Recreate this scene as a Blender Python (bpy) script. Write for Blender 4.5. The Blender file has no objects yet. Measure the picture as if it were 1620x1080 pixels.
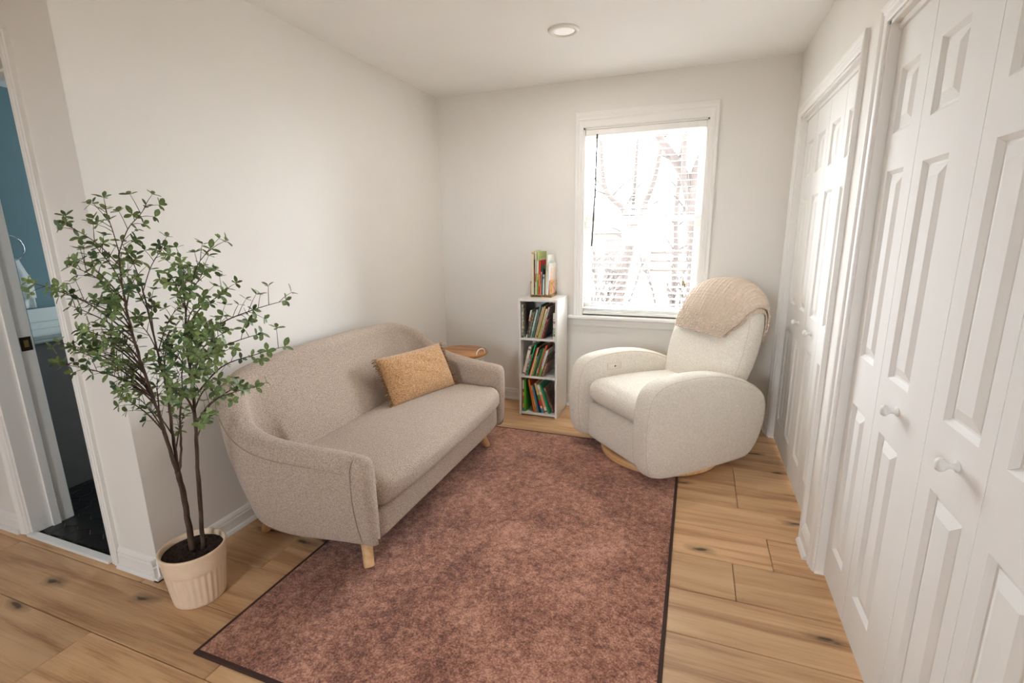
import bpy, bmesh, math, random
from mathutils import Vector, Matrix
from mathutils.bvhtree import BVHTree

random.seed(7)
PI = math.pi
scn = bpy.context.scene
COL = scn.collection

# ------------------------------------------------------------------ camera
def make_camera():
    y, p, r, f = .3604, -.2199, -.0141, 767.09
    F = Vector((-math.sin(y)*math.cos(p), math.cos(y)*math.cos(p), math.sin(p)))
    R = Vector((math.cos(y), math.sin(y), 0))
    U = R.cross(F)
    R, U = math.cos(r)*R + math.sin(r)*U, -math.sin(r)*R + math.cos(r)*U
    cd = bpy.data.cameras.new('camera')
    cd.sensor_fit = 'HORIZONTAL'; cd.sensor_width = 36
    cd.lens = f/1620*36
    cd.clip_start = .05; cd.clip_end = 200
    c = bpy.data.objects.new('camera', cd); COL.objects.link(c)
    m = Matrix((R, U, -F)).transposed().to_4x4()
    m.translation = (2.0141, -3.7123, 1.3852)
    c.matrix_world = m
    scn.camera = c
make_camera()

# ------------------------------------------------------------------ world, daylight, exposure
SKY = 36.0
w = bpy.data.worlds.new('overcast_sky'); scn.world = w; w.use_nodes = True
wn = w.node_tree.nodes
bg = wn['Background']; bg.inputs[0].default_value = (.91, .97, 1.045, 1); bg.inputs[1].default_value = SKY

def area(name, loc, rot, sx, sy, power=0, color=(1, 1, 1), portal=False):
    l = bpy.data.lights.new(name, 'AREA'); l.shape = 'RECTANGLE'; l.size = sx; l.size_y = sy
    l.energy = power; l.color = color
    if portal: l.cycles.is_portal = True
    o = bpy.data.objects.new(name, l); COL.objects.link(o); o.location = loc; o.rotation_euler = rot
    return o
area('window_daylight_portal', (1.62, .13, 1.44), (-PI/2, 0, 0), .86, 1.38, portal=True)
area('rear_fill_portal', (.975, -6.5, 1.51), (PI/2, 0, 0), .95, .92, portal=True)  # portal of the unseen rear window, which is added for fill
area('bathroom_window_daylight', (-1.0, -.62, 1.55), (-PI/2, 0, 0), .6, .8, power=12, color=(.86, .94, 1.0))

vs = scn.view_settings
vs.view_transform = 'Standard'; vs.look = 'None'; vs.exposure = 0.14; vs.gamma = 1.0; vs.use_curve_mapping = False
scn.cycles.max_bounces = 12; scn.cycles.diffuse_bounces = 8; scn.cycles.transparent_max_bounces = 16
scn.cycles.sample_clamp_indirect = 10

# ------------------------------------------------------------------ materials
def L(r, g, b):
    f = lambda c: (c/255/12.92) if c/255 <= .04045 else ((c/255+.055)/1.055)**2.4
    return (f(r), f(g), f(b), 1)

MATS = {}
def mat(name, col, rough=.6, **k):
    """plain surface with slight procedural mottling; k: var, vscale, bump, bscale, metal, sheen, spec, stretch, coat"""
    if name in MATS: return MATS[name]
    m = bpy.data.materials.new(name); m.use_nodes = True
    nt = m.node_tree; N = nt.nodes; P = N['Principled BSDF']; K = nt.links.new
    P.inputs['Roughness'].default_value = rough
    P.inputs['Metallic'].default_value = k.get('metal', 0)
    P.inputs['Specular IOR Level'].default_value = k.get('spec', .4)
    if k.get('sheen'):
        P.inputs['Sheen Weight'].default_value = k['sheen']; P.inputs['Sheen Roughness'].default_value = .6
    tc = N.new('ShaderNodeTexCoord'); mp = N.new('ShaderNodeMapping')
    mp.inputs['Scale'].default_value = k.get('stretch', (1, 1, 1))
    K(tc.outputs['Object'], mp.inputs[0])
    n1 = N.new('ShaderNodeTexNoise'); n1.inputs['Scale'].default_value = k.get('vscale', 12); n1.inputs['Detail'].default_value = 4
    K(mp.outputs[0], n1.inputs['Vector'])
    v = k.get('var', .04)
    c2 = k.get('col2')
    rp = N.new('ShaderNodeValToRGB')
    e = rp.color_ramp.elements
    e[0].position, e[1].position = k.get('pos', (.3, .7))
    e[0].color = c2 if c2 else (col[0]*(1-v), col[1]*(1-v), col[2]*(1-v), 1)
    e[1].color = col if c2 else (min(1, col[0]*(1+v)), min(1, col[1]*(1+v)), min(1, col[2]*(1+v)), 1)
    K(n1.outputs[0], rp.inputs[0]); K(rp.outputs[0], P.inputs['Base Color'])
    if k.get('bump'):
        n2 = N.new('ShaderNodeTexNoise'); n2.inputs['Scale'].default_value = k.get('bscale', 80); n2.inputs['Detail'].default_value = 3
        K(mp.outputs[0], n2.inputs['Vector'])
        b = N.new('ShaderNodeBump'); b.inputs['Strength'].default_value = k['bump']; b.inputs['Distance'].default_value = k.get('bdist', .003)
        K(n2.outputs[0], b.inputs['Height']); K(b.outputs[0], P.inputs['Normal'])
    MATS[name] = m
    return m

def boucle(name, ca, cb, scale, strength=.8, dist=.004):
    m = bpy.data.materials.new(name); m.use_nodes = True
    nt = m.node_tree; N = nt.nodes; P = N['Principled BSDF']; K = nt.links.new
    P.inputs['Roughness'].default_value = .95; P.inputs['Specular IOR Level'].default_value = .15
    P.inputs['Sheen Weight'].default_value = .25; P.inputs['Sheen Roughness'].default_value = .5
    tc = N.new('ShaderNodeTexCoord')
    n = N.new('ShaderNodeTexNoise'); n.inputs['Scale'].default_value = scale; n.inputs['Detail'].default_value = 3; n.inputs['Distortion'].default_value = 1.2
    K(tc.outputs['Object'], n.inputs['Vector'])
    v = N.new('ShaderNodeTexVoronoi'); v.inputs['Scale'].default_value = scale*1.1
    K(tc.outputs['Object'], v.inputs['Vector'])
    ma = N.new('ShaderNodeMath'); ma.operation = 'SUBTRACT'; K(n.outputs[0], ma.inputs[0])
    mb = N.new('ShaderNodeMath'); mb.operation = 'MULTIPLY'; mb.inputs[1].default_value = .45; K(v.outputs['Distance'], mb.inputs[0]); K(mb.outputs[0], ma.inputs[1])
    rp = N.new('ShaderNodeValToRGB'); e = rp.color_ramp.elements
    e[0].position, e[1].position = .12, .5; e[0].color = cb; e[1].color = ca  # yarn melange, with crevice shade between the loops put into the colour
    K(ma.outputs[0], rp.inputs[0]); K(rp.outputs[0], P.inputs['Base Color'])
    b = N.new('ShaderNodeBump'); b.inputs['Strength'].default_value = strength; b.inputs['Distance'].default_value = dist
    K(ma.outputs[0], b.inputs['Height']); K(b.outputs[0], P.inputs['Normal'])
    return m

def oak(name, cols, knots=True, rough=.45, sx=1.3, sy=16):
    """wood with grain along local X, every object its own figure"""
    m = bpy.data.materials.new(name); m.use_nodes = True
    nt = m.node_tree; N = nt.nodes; P = N['Principled BSDF']; K = nt.links.new
    P.inputs['Roughness'].default_value = rough; P.inputs['Specular IOR Level'].default_value = .35
    tc = N.new('ShaderNodeTexCoord'); oi = N.new('ShaderNodeObjectInfo')
    ad = N.new('ShaderNodeVectorMath'); ad.operation = 'ADD'
    mu = N.new('ShaderNodeMath'); mu.operation = 'MULTIPLY'; mu.inputs[1].default_value = 37.0; K(oi.outputs['Random'], mu.inputs[0])
    K(tc.outputs['Object'], ad.inputs[0]); K(mu.outputs[0], ad.inputs[1])
    mp = N.new('ShaderNodeMapping'); mp.inputs['Scale'].default_value = (sx, sy, sy*.6); K(ad.outputs[0], mp.inputs[0])
    big = N.new('ShaderNodeTexNoise'); big.inputs['Scale'].default_value = 1.0; big.inputs['Detail'].default_value = 6; big.inputs['Distortion'].default_value = .8
    K(mp.outputs[0], big.inputs['Vector'])
    mp2 = N.new('ShaderNodeMapping'); mp2.inputs['Scale'].default_value = (sx*5, sy*14, sy*14); K(ad.outputs[0], mp2.inputs[0])
    fine = N.new('ShaderNodeTexNoise'); fine.inputs['Scale'].default_value = 1; fine.inputs['Detail'].default_value = 4; K(mp2.outputs[0], fine.inputs['Vector'])
    mix = N.new('ShaderNodeMath'); mix.operation = 'MULTIPLY_ADD'; mix.inputs[1].default_value = .28; K(fine.outputs[0], mix.inputs[0])
    sc = N.new('ShaderNodeMath'); sc.operation = 'MULTIPLY'; sc.inputs[1].default_value = .72; K(big.outputs[0], sc.inputs[0]); K(sc.outputs[0], mix.inputs[2])
    rp = N.new('ShaderNodeValToRGB'); e = rp.color_ramp.elements
    e[0].position, e[1].position = .36, .62; e[0].color = cols[0]; e[1].color = cols[2]
    q = e.new(.47); q.color = cols[1]
    K(mix.outputs[0], rp.inputs[0])
    out = rp.outputs[0]
    # board to board tone
    hs = N.new('ShaderNodeHueSaturation'); mr = N.new('ShaderNodeMapRange'); mr.inputs[3].default_value = .87; mr.inputs[4].default_value = 1.09
    K(oi.outputs['Random'], mr.inputs[0]); K(mr.outputs[0], hs.inputs['Value']); K(out, hs.inputs['Color']); out = hs.outputs[0]
    if knots:
        mp3 = N.new('ShaderNodeMapping'); mp3.inputs['Scale'].default_value = (2.0, 5.0, 1); K(ad.outputs[0], mp3.inputs[0])
        dn = N.new('ShaderNodeTexNoise'); dn.inputs['Scale'].default_value = 5; K(mp3.outputs[0], dn.inputs['Vector'])
        dm = N.new('ShaderNodeMixRGB'); dm.blend_type = 'LINEAR_LIGHT'; dm.inputs[0].default_value = .12; K(mp3.outputs[0], dm.inputs[1]); K(dn.outputs['Color'], dm.inputs[2])
        vo = N.new('ShaderNodeTexVoronoi'); vo.voronoi_dimensions = '2D'; vo.inputs['Scale'].default_value = 1.0; K(dm.outputs[0], vo.inputs['Vector'])
        r2 = N.new('ShaderNodeValToRGB'); f = r2.color_ramp.elements
        f[0].position, f[1].position = .035, .17; f[0].color = (.16, .16, .16, 1); f[1].color = (1, 1, 1, 1)
        g = f.new(.07); g.color = (.6, .6, .6, 1)
        K(vo.outputs['Distance'], r2.inputs[0])
        # only some cells carry a knot
        sep = N.new('ShaderNodeSeparateColor'); K(vo.outputs['Color'], sep.inputs[0])
        gt = N.new('ShaderNodeMath'); gt.operation = 'GREATER_THAN'; gt.inputs[1].default_value = .45; K(sep.outputs[0], gt.inputs[0])
        ml = N.new('ShaderNodeMixRGB'); ml.blend_type = 'MULTIPLY'; K(gt.outputs[0], ml.inputs[0]); K(out, ml.inputs[1]); K(r2.outputs[0], ml.inputs[2])
        out = ml.outputs[0]
    K(out, P.inputs['Base Color'])
    b = N.new('ShaderNodeBump'); b.inputs['Strength'].default_value = .12; b.inputs['Distance'].default_value = .001
    K(fine.outputs[0], b.inputs['Height']); K(b.outputs[0], P.inputs['Normal'])
    return m

M_WALL = mat('warm_white_wall_paint', (.79, .768, .732, 1), .9, var=.012, vscale=3, bump=.05, bscale=220, bdist=.001)
M_CEIL = mat('white_ceiling_paint', (.89, .882, .868, 1), .95, var=.01, vscale=3, bump=.04, bscale=200, bdist=.001)
M_TRIM = mat('white_trim_paint', (.82, .805, .78, 1), .55, spec=.3, var=.012, vscale=5)
M_DOOR = mat('white_door_paint', (.80, .785, .76, 1), .75, spec=.2, var=.015, vscale=4, bump=.04, bscale=120, stretch=(1, 1, .15), bdist=.001)
M_FLOOR = oak('oak_floor_board', (L(166, 126, 89), L(196, 157, 117), L(212, 175, 135)))
M_SOFA = boucle('oatmeal_boucle', L(214, 198, 183), L(172, 152, 135), 200, 1.0, .005)
M_CHAIR = boucle('cream_boucle', L(253, 249, 242), L(236, 227, 212), 140, 1.0, .006)
M_SEAM = mat('beige_seam_thread', L(190, 170, 150), .9)
M_CSEAM = mat('cream_seam_thread', L(228, 218, 202), .9)
M_LEG = oak('pale_beech', (L(190, 145, 98), L(212, 170, 122), L(224, 186, 142)), False, .4, 2, 30)
M_TABLE = oak('acacia_table', (L(120, 74, 36), L(170, 112, 62), L(198, 142, 88)), False, .35, 1.5, 10)
M_WHITEM = mat('white_metal', L(235, 232, 226), .35)
M_SHELF = mat('white_shelf_laminate', (.76, .74, .71, 1), .4, var=.01)
M_GOLD = mat('antique_gold_wire', L(176, 140, 88), .35, metal=.85, var=.08, vscale=40)
M_POT = mat('cream_ceramic', L(226, 204, 178), .6, var=.03, vscale=30, bump=.08, bscale=90)
M_SOIL = mat('dark_soil', L(62, 44, 34), .95, col2=L(26, 18, 14), vscale=70, bump=1, bscale=110, bdist=.01)
M_BARK = mat('dark_bark', L(92, 74, 60), .85, col2=L(46, 34, 27), vscale=60, bump=.6, bscale=120, stretch=(1, 1, .25))
M_LEAF = mat('green_leaf', L(136, 154, 92), .5, col2=L(56, 80, 46), vscale=14, pos=(.38, .64))
M_BINDING = mat('dark_brown_binding', L(62, 42, 36), .9, bump=.4, bscale=300)
M_CHROME = mat('polished_chrome', L(220, 222, 224), .12, metal=1)
M_BRASS = mat('aged_bronze', L(70, 58, 46), .4, metal=.8)
M_CREAMPL = mat('cream_plastic', L(226, 218, 204), .4)
M_DKPL = mat('dark_plastic', L(60, 54, 50), .4)
M_BLUE = mat('blue_grey_paint', L(120, 146, 152), .85, var=.05, vscale=2)
M_VAN = mat('dark_taupe_cabinet', L(150, 140, 136), .6, var=.05)
M_COUNTER = mat('white_cultured_marble', L(236, 238, 234), .2, var=.02)
M_TOWEL = mat('white_terry', L(238, 238, 236), .95, bump=.8, bscale=200)
M_TILE = mat('black_hex_tile', L(30, 29, 29), .3, var=.3, vscale=9)
M_GROUT = mat('grey_grout', L(96, 92, 88), .9)
M_SLAT = mat('white_blind_slat', L(238, 236, 232), .5)
M_CORD = mat('blind_cord', L(225, 222, 216), .8)
M_WAND = mat('grey_tilt_wand', L(70, 64, 60), .5)
M_TASSEL = mat('brass_tassel', L(160, 140, 96), .5)
M_PAGES = mat('paper_pages', L(232, 224, 206), .9, var=.06, vscale=300, stretch=(8, 1, .1))
M_BARK2 = mat('outdoor_bark', L(50, 42, 38), .95, col2=L(38, 31, 28), vscale=6, bump=.5, bscale=20)
M_LAWN = mat('pale_winter_lawn', L(226, 220, 210), .95, col2=L(186, 176, 162), vscale=.5, pos=(.4, .6))
M_HEDGE = mat('bare_brush', L(60, 50, 44), .95, var=.2)
M_SIDING = mat('grey_siding', L(62, 58, 55), .8)
M_ROOF = mat('grey_roof', L(48, 45, 43), .9)

def lamp_mat():
    m = bpy.data.materials.new('lamp_diffuser'); m.use_nodes = True
    P = m.node_tree.nodes['Principled BSDF']
    P.inputs['Base Color'].default_value = (.85, .84, .82, 1); P.inputs['Roughness'].default_value = .5
    P.inputs['Emission Color'].default_value = (1, .96, .9, 1); P.inputs['Emission Strength'].default_value = .25
    return m
M_LAMP = lamp_mat()

def glass_mat():
    m = bpy.data.materials.new('clear_window_glass'); m.use_nodes = True
    nt = m.node_tree; N = nt.nodes; N.remove(N['Principled BSDF'])
    t = N.new('ShaderNodeBsdfTransparent'); t.inputs[0].default_value = (.95, .96, .955, 1)
    g = N.new('ShaderNodeBsdfGlossy'); g.inputs['Roughness'].default_value = .02
    fr = N.new('ShaderNodeFresnel'); fr.inputs[0].default_value = 1.3
    mx = N.new('ShaderNodeMixShader')
    nt.links.new(fr.outputs[0], mx.inputs[0]); nt.links.new(t.outputs[0], mx.inputs[1]); nt.links.new(g.outputs[0], mx.inputs[2])
    nt.links.new(mx.outputs[0], N['Material Output'].inputs[0])
    return m
M_GLASS = glass_mat()

def rug_mat():
    m = bpy.data.materials.new('mottled_rust_pile'); m.use_nodes = True
    nt = m.node_tree; N = nt.nodes; P = N['Principled BSDF']; K = nt.links.new
    P.inputs['Roughness'].default_value = 1; P.inputs['Specular IOR Level'].default_value = .05
    P.inputs['Sheen Weight'].default_value = .3
    tc = N.new('ShaderNodeTexCoord')
    a = N.new('ShaderNodeTexNoise'); a.inputs['Scale'].default_value = 3.2; a.inputs['Detail'].default_value = 5; a.inputs['Roughness'].default_value = .62
    b = N.new('ShaderNodeTexNoise'); b.inputs['Scale'].default_value = 34; b.inputs['Detail'].default_value = 5; b.inputs['Roughness'].default_value = .7
    c = N.new('ShaderNodeTexNoise'); c.inputs['Scale'].default_value = 170; c.inputs['Detail'].default_value = 2
    for n in (a, b, c): K(tc.outputs['Object'], n.inputs['Vector'])
    def madd(x, f, y):
        k = N.new('ShaderNodeMath'); k.operation = 'MULTIPLY_ADD'; K(x, k.inputs[0]); k.inputs[1].default_value = f
        if y is None: k.inputs[2].default_value = 0
        else: K(y, k.inputs[2])
        return k.outputs[0]
    s = madd(c.outputs[0], .34, madd(b.outputs[0], .36, madd(a.outputs[0], .30, None)))
    rp = N.new('ShaderNodeValToRGB'); e = rp.color_ramp.elements
    e[0].position, e[1].position = .40, .60; e[0].color = L(92, 58, 46); e[1].color = L(196, 148, 126)
    q = e.new(.48); q.color = L(140, 93, 76)
    q = e.new(.53); q.color = L(166, 118, 98)
    K(s, rp.inputs[0]); K(rp.outputs[0], P.inputs['Base Color'])
    bp = N.new('ShaderNodeBump'); bp.inputs['Strength'].default_value = .7; bp.inputs['Distance'].default_value = .004
    K(c.outputs[0], bp.inputs['Height']); K(bp.outputs[0], P.inputs['Normal'])
    return m
M_RUG = rug_mat()

def pillow_mat():
    m = bpy.data.materials.new('mustard_chenille'); m.use_nodes = True
    nt = m.node_tree; N = nt.nodes; P = N['Principled BSDF']; K = nt.links.new
    P.inputs['Roughness'].default_value = .95; P.inputs['Sheen Weight'].default_value = .3
    tc = N.new('ShaderNodeTexCoord'); mp = N.new('ShaderNodeMapping'); mp.inputs['Scale'].default_value = (120, 420, 120)
    K(tc.outputs['Object'], mp.inputs[0])
    n = N.new('ShaderNodeTexNoise'); n.inputs['Scale'].default_value = 1; n.inputs['Detail'].default_value = 3; K(mp.outputs[0], n.inputs['Vector'])
    rp = N.new('ShaderNodeValToRGB'); e = rp.color_ramp.elements
    e[0].position, e[1].position = .36, .66; e[0].color = L(134, 92, 52); e[1].color = L(218, 186, 148)
    q = e.new(.5); q.color = L(178, 132, 84)
    K(n.outputs[0], rp.inputs[0]); K(rp.outputs[0], P.inputs['Base Color'])
    b = N.new('ShaderNodeBump'); b.inputs['Strength'].default_value = .5; b.inputs['Distance'].default_value = .002
    K(n.outputs[0], b.inputs['Height']); K(b.outputs[0], P.inputs['Normal'])
    return m
M_PILLOW = pillow_mat()
M_FRINGE = mat('dark_mustard_fringe', L(150, 104, 56), .95, col2=L(92, 60, 30), vscale=90)

def gauze_mat():
    m = bpy.data.materials.new('crinkled_gauze'); m.use_nodes = True
    nt = m.node_tree; N = nt.nodes; P = N['Principled BSDF']; K = nt.links.new
    P.inputs['Roughness'].default_value = .95; P.inputs['Sheen Weight'].default_value = .2
    P.inputs['Base Color'].default_value = L(228, 207, 187)
    uv = N.new('ShaderNodeUVMap')
    hs = []
    for d, sc in (('X', 102), ('Y', 56)):
        wv = N.new('ShaderNodeTexWave'); wv.bands_direction = d; wv.inputs['Scale'].default_value = sc/6.28*1.6
        wv.inputs['Distortion'].default_value = 2.2; wv.inputs['Detail'].default_value = 2; wv.inputs['Detail Scale'].default_value = 1.5
        K(uv.outputs[0], wv.inputs['Vector']); hs.append(wv.outputs['Fac'])
    a = N.new('ShaderNodeMath'); a.operation = 'MULTIPLY_ADD'; a.inputs[1].default_value = .5; K(hs[1], a.inputs[0]); K(hs[0], a.inputs[2])
    b = N.new('ShaderNodeBump'); b.inputs['Strength'].default_value = 1.0; b.inputs['Distance'].default_value = .006
    K(a.outputs[0], b.inputs['Height']); K(b.outputs[0], P.inputs['Normal'])
    return m
M_GAUZE = gauze_mat()

# ------------------------------------------------------------------ mesh helpers
def link(name, me, m=None, parent=None, loc=None, rot=None):
    o = bpy.data.objects.new(name, me); COL.objects.link(o)
    if m is not None and me is not None and hasattr(me, 'materials') and len(me.materials) == 0: me.materials.append(m)
    if parent is not None: o.parent = parent
    if loc is not None: o.location = loc
    if rot is not None: o.rotation_euler = rot
    return o

def finish(bm, name, m, parent=None, smooth=False, loc=None, rot=None, normals=True):
    if normals: bmesh.ops.recalc_face_normals(bm, faces=bm.faces)
    me = bpy.data.meshes.new(name); bm.to_mesh(me); bm.free()
    if smooth: me.polygons.foreach_set('use_smooth', [True]*len(me.polygons))
    return link(name, me, m, parent, loc, rot)

def empty(name, loc=(0, 0, 0), rot=(0, 0, 0)):
    o = bpy.data.objects.new(name, None); COL.objects.link(o); o.location = loc; o.rotation_euler = rot
    o.empty_display_size = .05
    return o

def tag(o, label, cat, group=None):
    o['label'] = label; o['category'] = cat
    if group: o['group'] = group
    return o

def structure(o):
    o['kind'] = 'structure'; return o

def box(bm, x0, x1, y0, y1, z0, z1, bev=0, seg=2):
    vs_ = [bm.verts.new(p) for p in ((x0, y0, z0), (x1, y0, z0), (x1, y1, z0), (x0, y1, z0), (x0, y0, z1), (x1, y0, z1), (x1, y1, z1), (x0, y1, z1))]
    fs = [bm.faces.new([vs_[i] for i in q]) for q in ((0, 3, 2, 1), (4, 5, 6, 7), (0, 1, 5, 4), (1, 2, 6, 5), (2, 3, 7, 6), (3, 0, 4, 7))]
    if bev > 0:
        es = {e for f in fs for e in f.edges}
        bmesh.ops.bevel(bm, geom=list(es), offset=bev, segments=seg, affect='EDGES', profile=.5)
    return bm

def boxes(name, lst, m, parent=None, bev=0, loc=None, rot=None, seg=2):
    bm = bmesh.new()
    for b in lst: box(bm, *b, bev=bev, seg=seg)
    return finish(bm, name, m, parent, loc=loc, rot=rot)

def grid_faces(bm, rows, closed_u=False, closed_v=False):
    nr, nc = len(rows), len(rows[0])
    for i in range(nr if closed_u else nr-1):
        for j in range(nc if closed_v else nc-1):
            a, b, c, d = rows[i][j], rows[i][(j+1) % nc], rows[(i+1) % nr][(j+1) % nc], rows[(i+1) % nr][j]
            try: bm.faces.new((a, b, c, d))
            except ValueError: pass

def loft(bm, rings, cap0=True, cap1=True, closed=True):
    rows = [[bm.verts.new(p) for p in r] for r in rings]
    grid_faces(bm, rows, closed_v=closed)
    if cap0: bm.faces.new(rows[0])
    if cap1: bm.faces.new(rows[-1])
    return rows

def tube(bm, pts, rad, n=8, cap=True):
    pts = [Vector(p) for p in pts]
    rads = rad if isinstance(rad, (list, tuple)) else [rad]*len(pts)
    rings = []; up = None
    for i, p in enumerate(pts):
        t = (pts[min(i+1, len(pts)-1)] - pts[max(i-1, 0)]).normalized()
        if up is None:
            up = Vector((0, 0, 1)) if abs(t.z) < .9 else Vector((1, 0, 0))
        a = t.cross(up)
        if a.length < 1e-6: a = t.cross(Vector((0, 1, 0)))
        a.normalize(); b = a.cross(t).normalized(); up = b
        rings.append([p + (a*math.cos(2*PI*k/n) + b*math.sin(2*PI*k/n))*rads[i] for k in range(n)])
    loft(bm, rings, cap, cap)

def closed_tube(bm, pts, rad, n=6):
    pts = [Vector(p) for p in pts]; m_ = len(pts); rows = []
    for i, p in enumerate(pts):
        t = (pts[(i+1) % m_] - pts[i-1]).normalized()
        up = Vector((0, 0, 1)) if abs(t.z) < .95 else Vector((1, 0, 0))
        a = t.cross(up).normalized(); b = a.cross(t)
        rows.append([bm.verts.new(p + (a*math.cos(2*PI*k/n)+b*math.sin(2*PI*k/n))*rad) for k in range(n)])
    grid_faces(bm, rows, True, True)

def lathe(bm, prof, n=32, cx=0, cy=0):
    rows = []
    for r, z in prof:
        if r < 1e-6: rows.append([bm.verts.new((cx, cy, z))])
        else: rows.append([bm.verts.new((cx+r*math.cos(2*PI*k/n), cy+r*math.sin(2*PI*k/n), z)) for k in range(n)])
    for a, b in zip(rows, rows[1:]):
        for k in range(n):
            k2 = (k+1) % n
            if len(a) == 1 and len(b) == 1: continue
            if len(a) == 1: bm.faces.new((a[0], b[k], b[k2]))
            elif len(b) == 1: bm.faces.new((a[k], a[k2], b[0]))
            else: bm.faces.new((a[k], a[k2], b[k2], b[k]))

def soft_box(bm, c, h, r, n=14, puff=(0, 0, 0), fn=None):
    """rounded box centred c, half sizes h, corner radius r, bulging faces"""
    vmap = {}
    def pt(u, v, ax, sg):
        p = [0, 0, 0]; p[ax] = sg; p[(ax+1) % 3] = u; p[(ax+2) % 3] = v
        key = tuple(round(x*1000) for x in p)
        if key in vmap: return vmap[key]
        q = [p[i]*h[i] for i in range(3)]
        inner = [max(-(h[i]-r), min(h[i]-r, q[i])) for i in range(3)]
        d = Vector([q[i]-inner[i] for i in range(3)])
        if d.length > 1e-9: d = d.normalized()*r
        s = [inner[i]+d[i] for i in range(3)]
        for i in range(3):
            if puff[i]:
                a, b = p[(i+1) % 3], p[(i+2) % 3]
                s[i] += puff[i]*(1-a*a)*(1-b*b)*(s[i]/h[i])
        P = Vector((c[0]+s[0], c[1]+s[1], c[2]+s[2]))
        if fn: P = Vector(fn(P))
        vmap[key] = bm.verts.new(P); return vmap[key]
    # denser sampling near the rounded rims
    g = [-1+2*i/n for i in range(n+1)]
    g = [math.copysign(abs(x)**.7, x) for x in g]
    for ax in range(3):
        for sg in (-1, 1):
            for i in range(n):
                for j in range(n):
                    f = [pt(g[i], g[j], ax, sg), pt(g[i+1], g[j], ax, sg), pt(g[i+1], g[j+1], ax, sg), pt(g[i], g[j+1], ax, sg)]
                    try: bm.faces.new(f)
                    except ValueError: pass

def lerp(a, b, t): return a+(b-a)*t
def smooth(t): t = max(0, min(1, t)); return t*t*(3-2*t)
def interp(tab, x):
    if x <= tab[0][0]: return tab[0][1]
    for (a, b), (c, d) in zip(tab, tab[1:]):
        if x <= c: return lerp(b, d, (x-a)/(c-a))
    return tab[-1][1]
def catmull(pts, per=6, closed=False):
    out = []; n = len(pts); P = [Vector(p) for p in pts]
    rng = n if closed else n-1
    for i in range(rng):
        g = lambda k: P[k % n] if closed else P[max(0, min(n-1, k))]
        p0, p1, p2, p3 = g(i-1), g(i), g(i+1), g(i+2)
        for k in range(per):
            t = k/per
            out.append(.5*((2*p1)+(p2-p0)*t+(2*p0-5*p1+4*p2-p3)*t*t+(3*p1-p0-3*p2+p3)*t**3))
    if not closed: out.append(P[-1])
    return out

# ================================================================== SETTING
H = 2.44; XR = 2.555; YC = -2.58; YB = -6.4; XL = -3.0
floor = structure(boxes('floor', [(XL, 2.67, YB, YC, -.06, -.012), (0, 2.67, YC, .1, -.06, -.012)], mat('subfloor', L(46, 32, 22), .9)))
# boards
PW = .2337
def plank_mesh(lx, wy):
    bm = bmesh.new(); box(bm, -lx/2, lx/2, -wy/2, wy/2, -.012, 0, bev=.0022, seg=1)
    bmesh.ops.recalc_face_normals(bm, faces=bm.faces)
    me = bpy.data.meshes.new('plank'); bm.to_mesh(me); bm.free(); me.materials.append(M_FLOOR); return me
PCACHE = {}
def plank(x0, x1, y0, y1):
    k = (round(x1-x0, 3), round(y1-y0, 3))
    if k not in PCACHE: PCACHE[k] = plank_mesh(x1-x0-.0022, y1-y0-.0022)
    return link('plank', PCACHE[k], None, floor, ((x0+x1)/2, (y0+y1)/2, 0))
joint = {2: 2.243, -1: 2.297, 0: 1.55, 1: .9, 3: 1.2, 4: .35, -2: .8, -3: 1.5, -4: 1.93, 5: 1.45, 6: .62, 7: .05, 8: 1.0}
for k in range(-6, 23):
    y1 = -1.226-PW*k; y0 = y1-PW
    if y1 > .12: y1 = .12
    if y0 >= .1: continue
    y0 = max(y0, YB)
    if y1-y0 < .03: continue
    xs = 0.0 if y0 > YC-.06 else XL
    if y0 < YC < y1: xs = XL
    ref = joint.get(k, (k*.731) % 1.5)
    x = ref
    while x > xs: x -= 1.5
    while x < 2.66:
        a, b = max(x, xs), min(x+1.5, 2.66)
        if b-a > .03:
            yy1 = y1
            plank(round(a, 3), round(b, 3), y0, yy1)
        x += 1.5

ceiling = structure(boxes('ceiling', [(XL, 3.3, YB, YC+.12, H, H+.1), (-.12, 3.3, YC, .14, H, H+.1)], M_CEIL))
wall_left = structure(boxes('wall_left', [(-.12, 0, YC+.001, .14, 0, H)], M_WALL))
WX0, WX1, WZ0, WZ1 = 1.195, 2.045, .752, 2.118
structure(boxes('wall_back', [(0, WX0, 0, .14, 0, H), (WX1, 3.3, 0, .14, 0, H), (WX0, WX1, 0, .14, 0, WZ0), (WX0, WX1, 0, .14, WZ1, H)], M_WALL))
# wall with the closets: openings
F0, F1 = -.20, -1.36      # far closet opening
N0, N1 = -1.64, -2.92     # near closet opening
DZ = 2.035
structure(boxes('wall_right', [(XR, XR+.11, F0, 0, 0, H), (XR, XR+.11, N0, F1, 0, H), (XR, XR+.11, YB, N1, 0, H),
                               (XR, XR+.11, F1, F0, DZ, H), (XR, XR+.11, N1, N0, DZ, H)], M_WALL))
structure(boxes('wall_closet', [(3.18, 3.28, -3.2, .1, 0, H), (XR+.11, 3.28, -3.3, -3.2, 0, H), (XR+.11, 3.18, -1.54, -1.46, 0, H)], M_WALL))
# wall with the bathroom doorway
BD0, BD1, BDZ = -.90, -.295, 2.03
structure(boxes('wall_bathroom_doorway', [(XL, BD0, YC, YC+.165, 0, H), (BD1, -.001, YC, YC+.165, 0, H), (BD0, BD1, YC, YC+.165, BDZ, H)], M_WALL))
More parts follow.
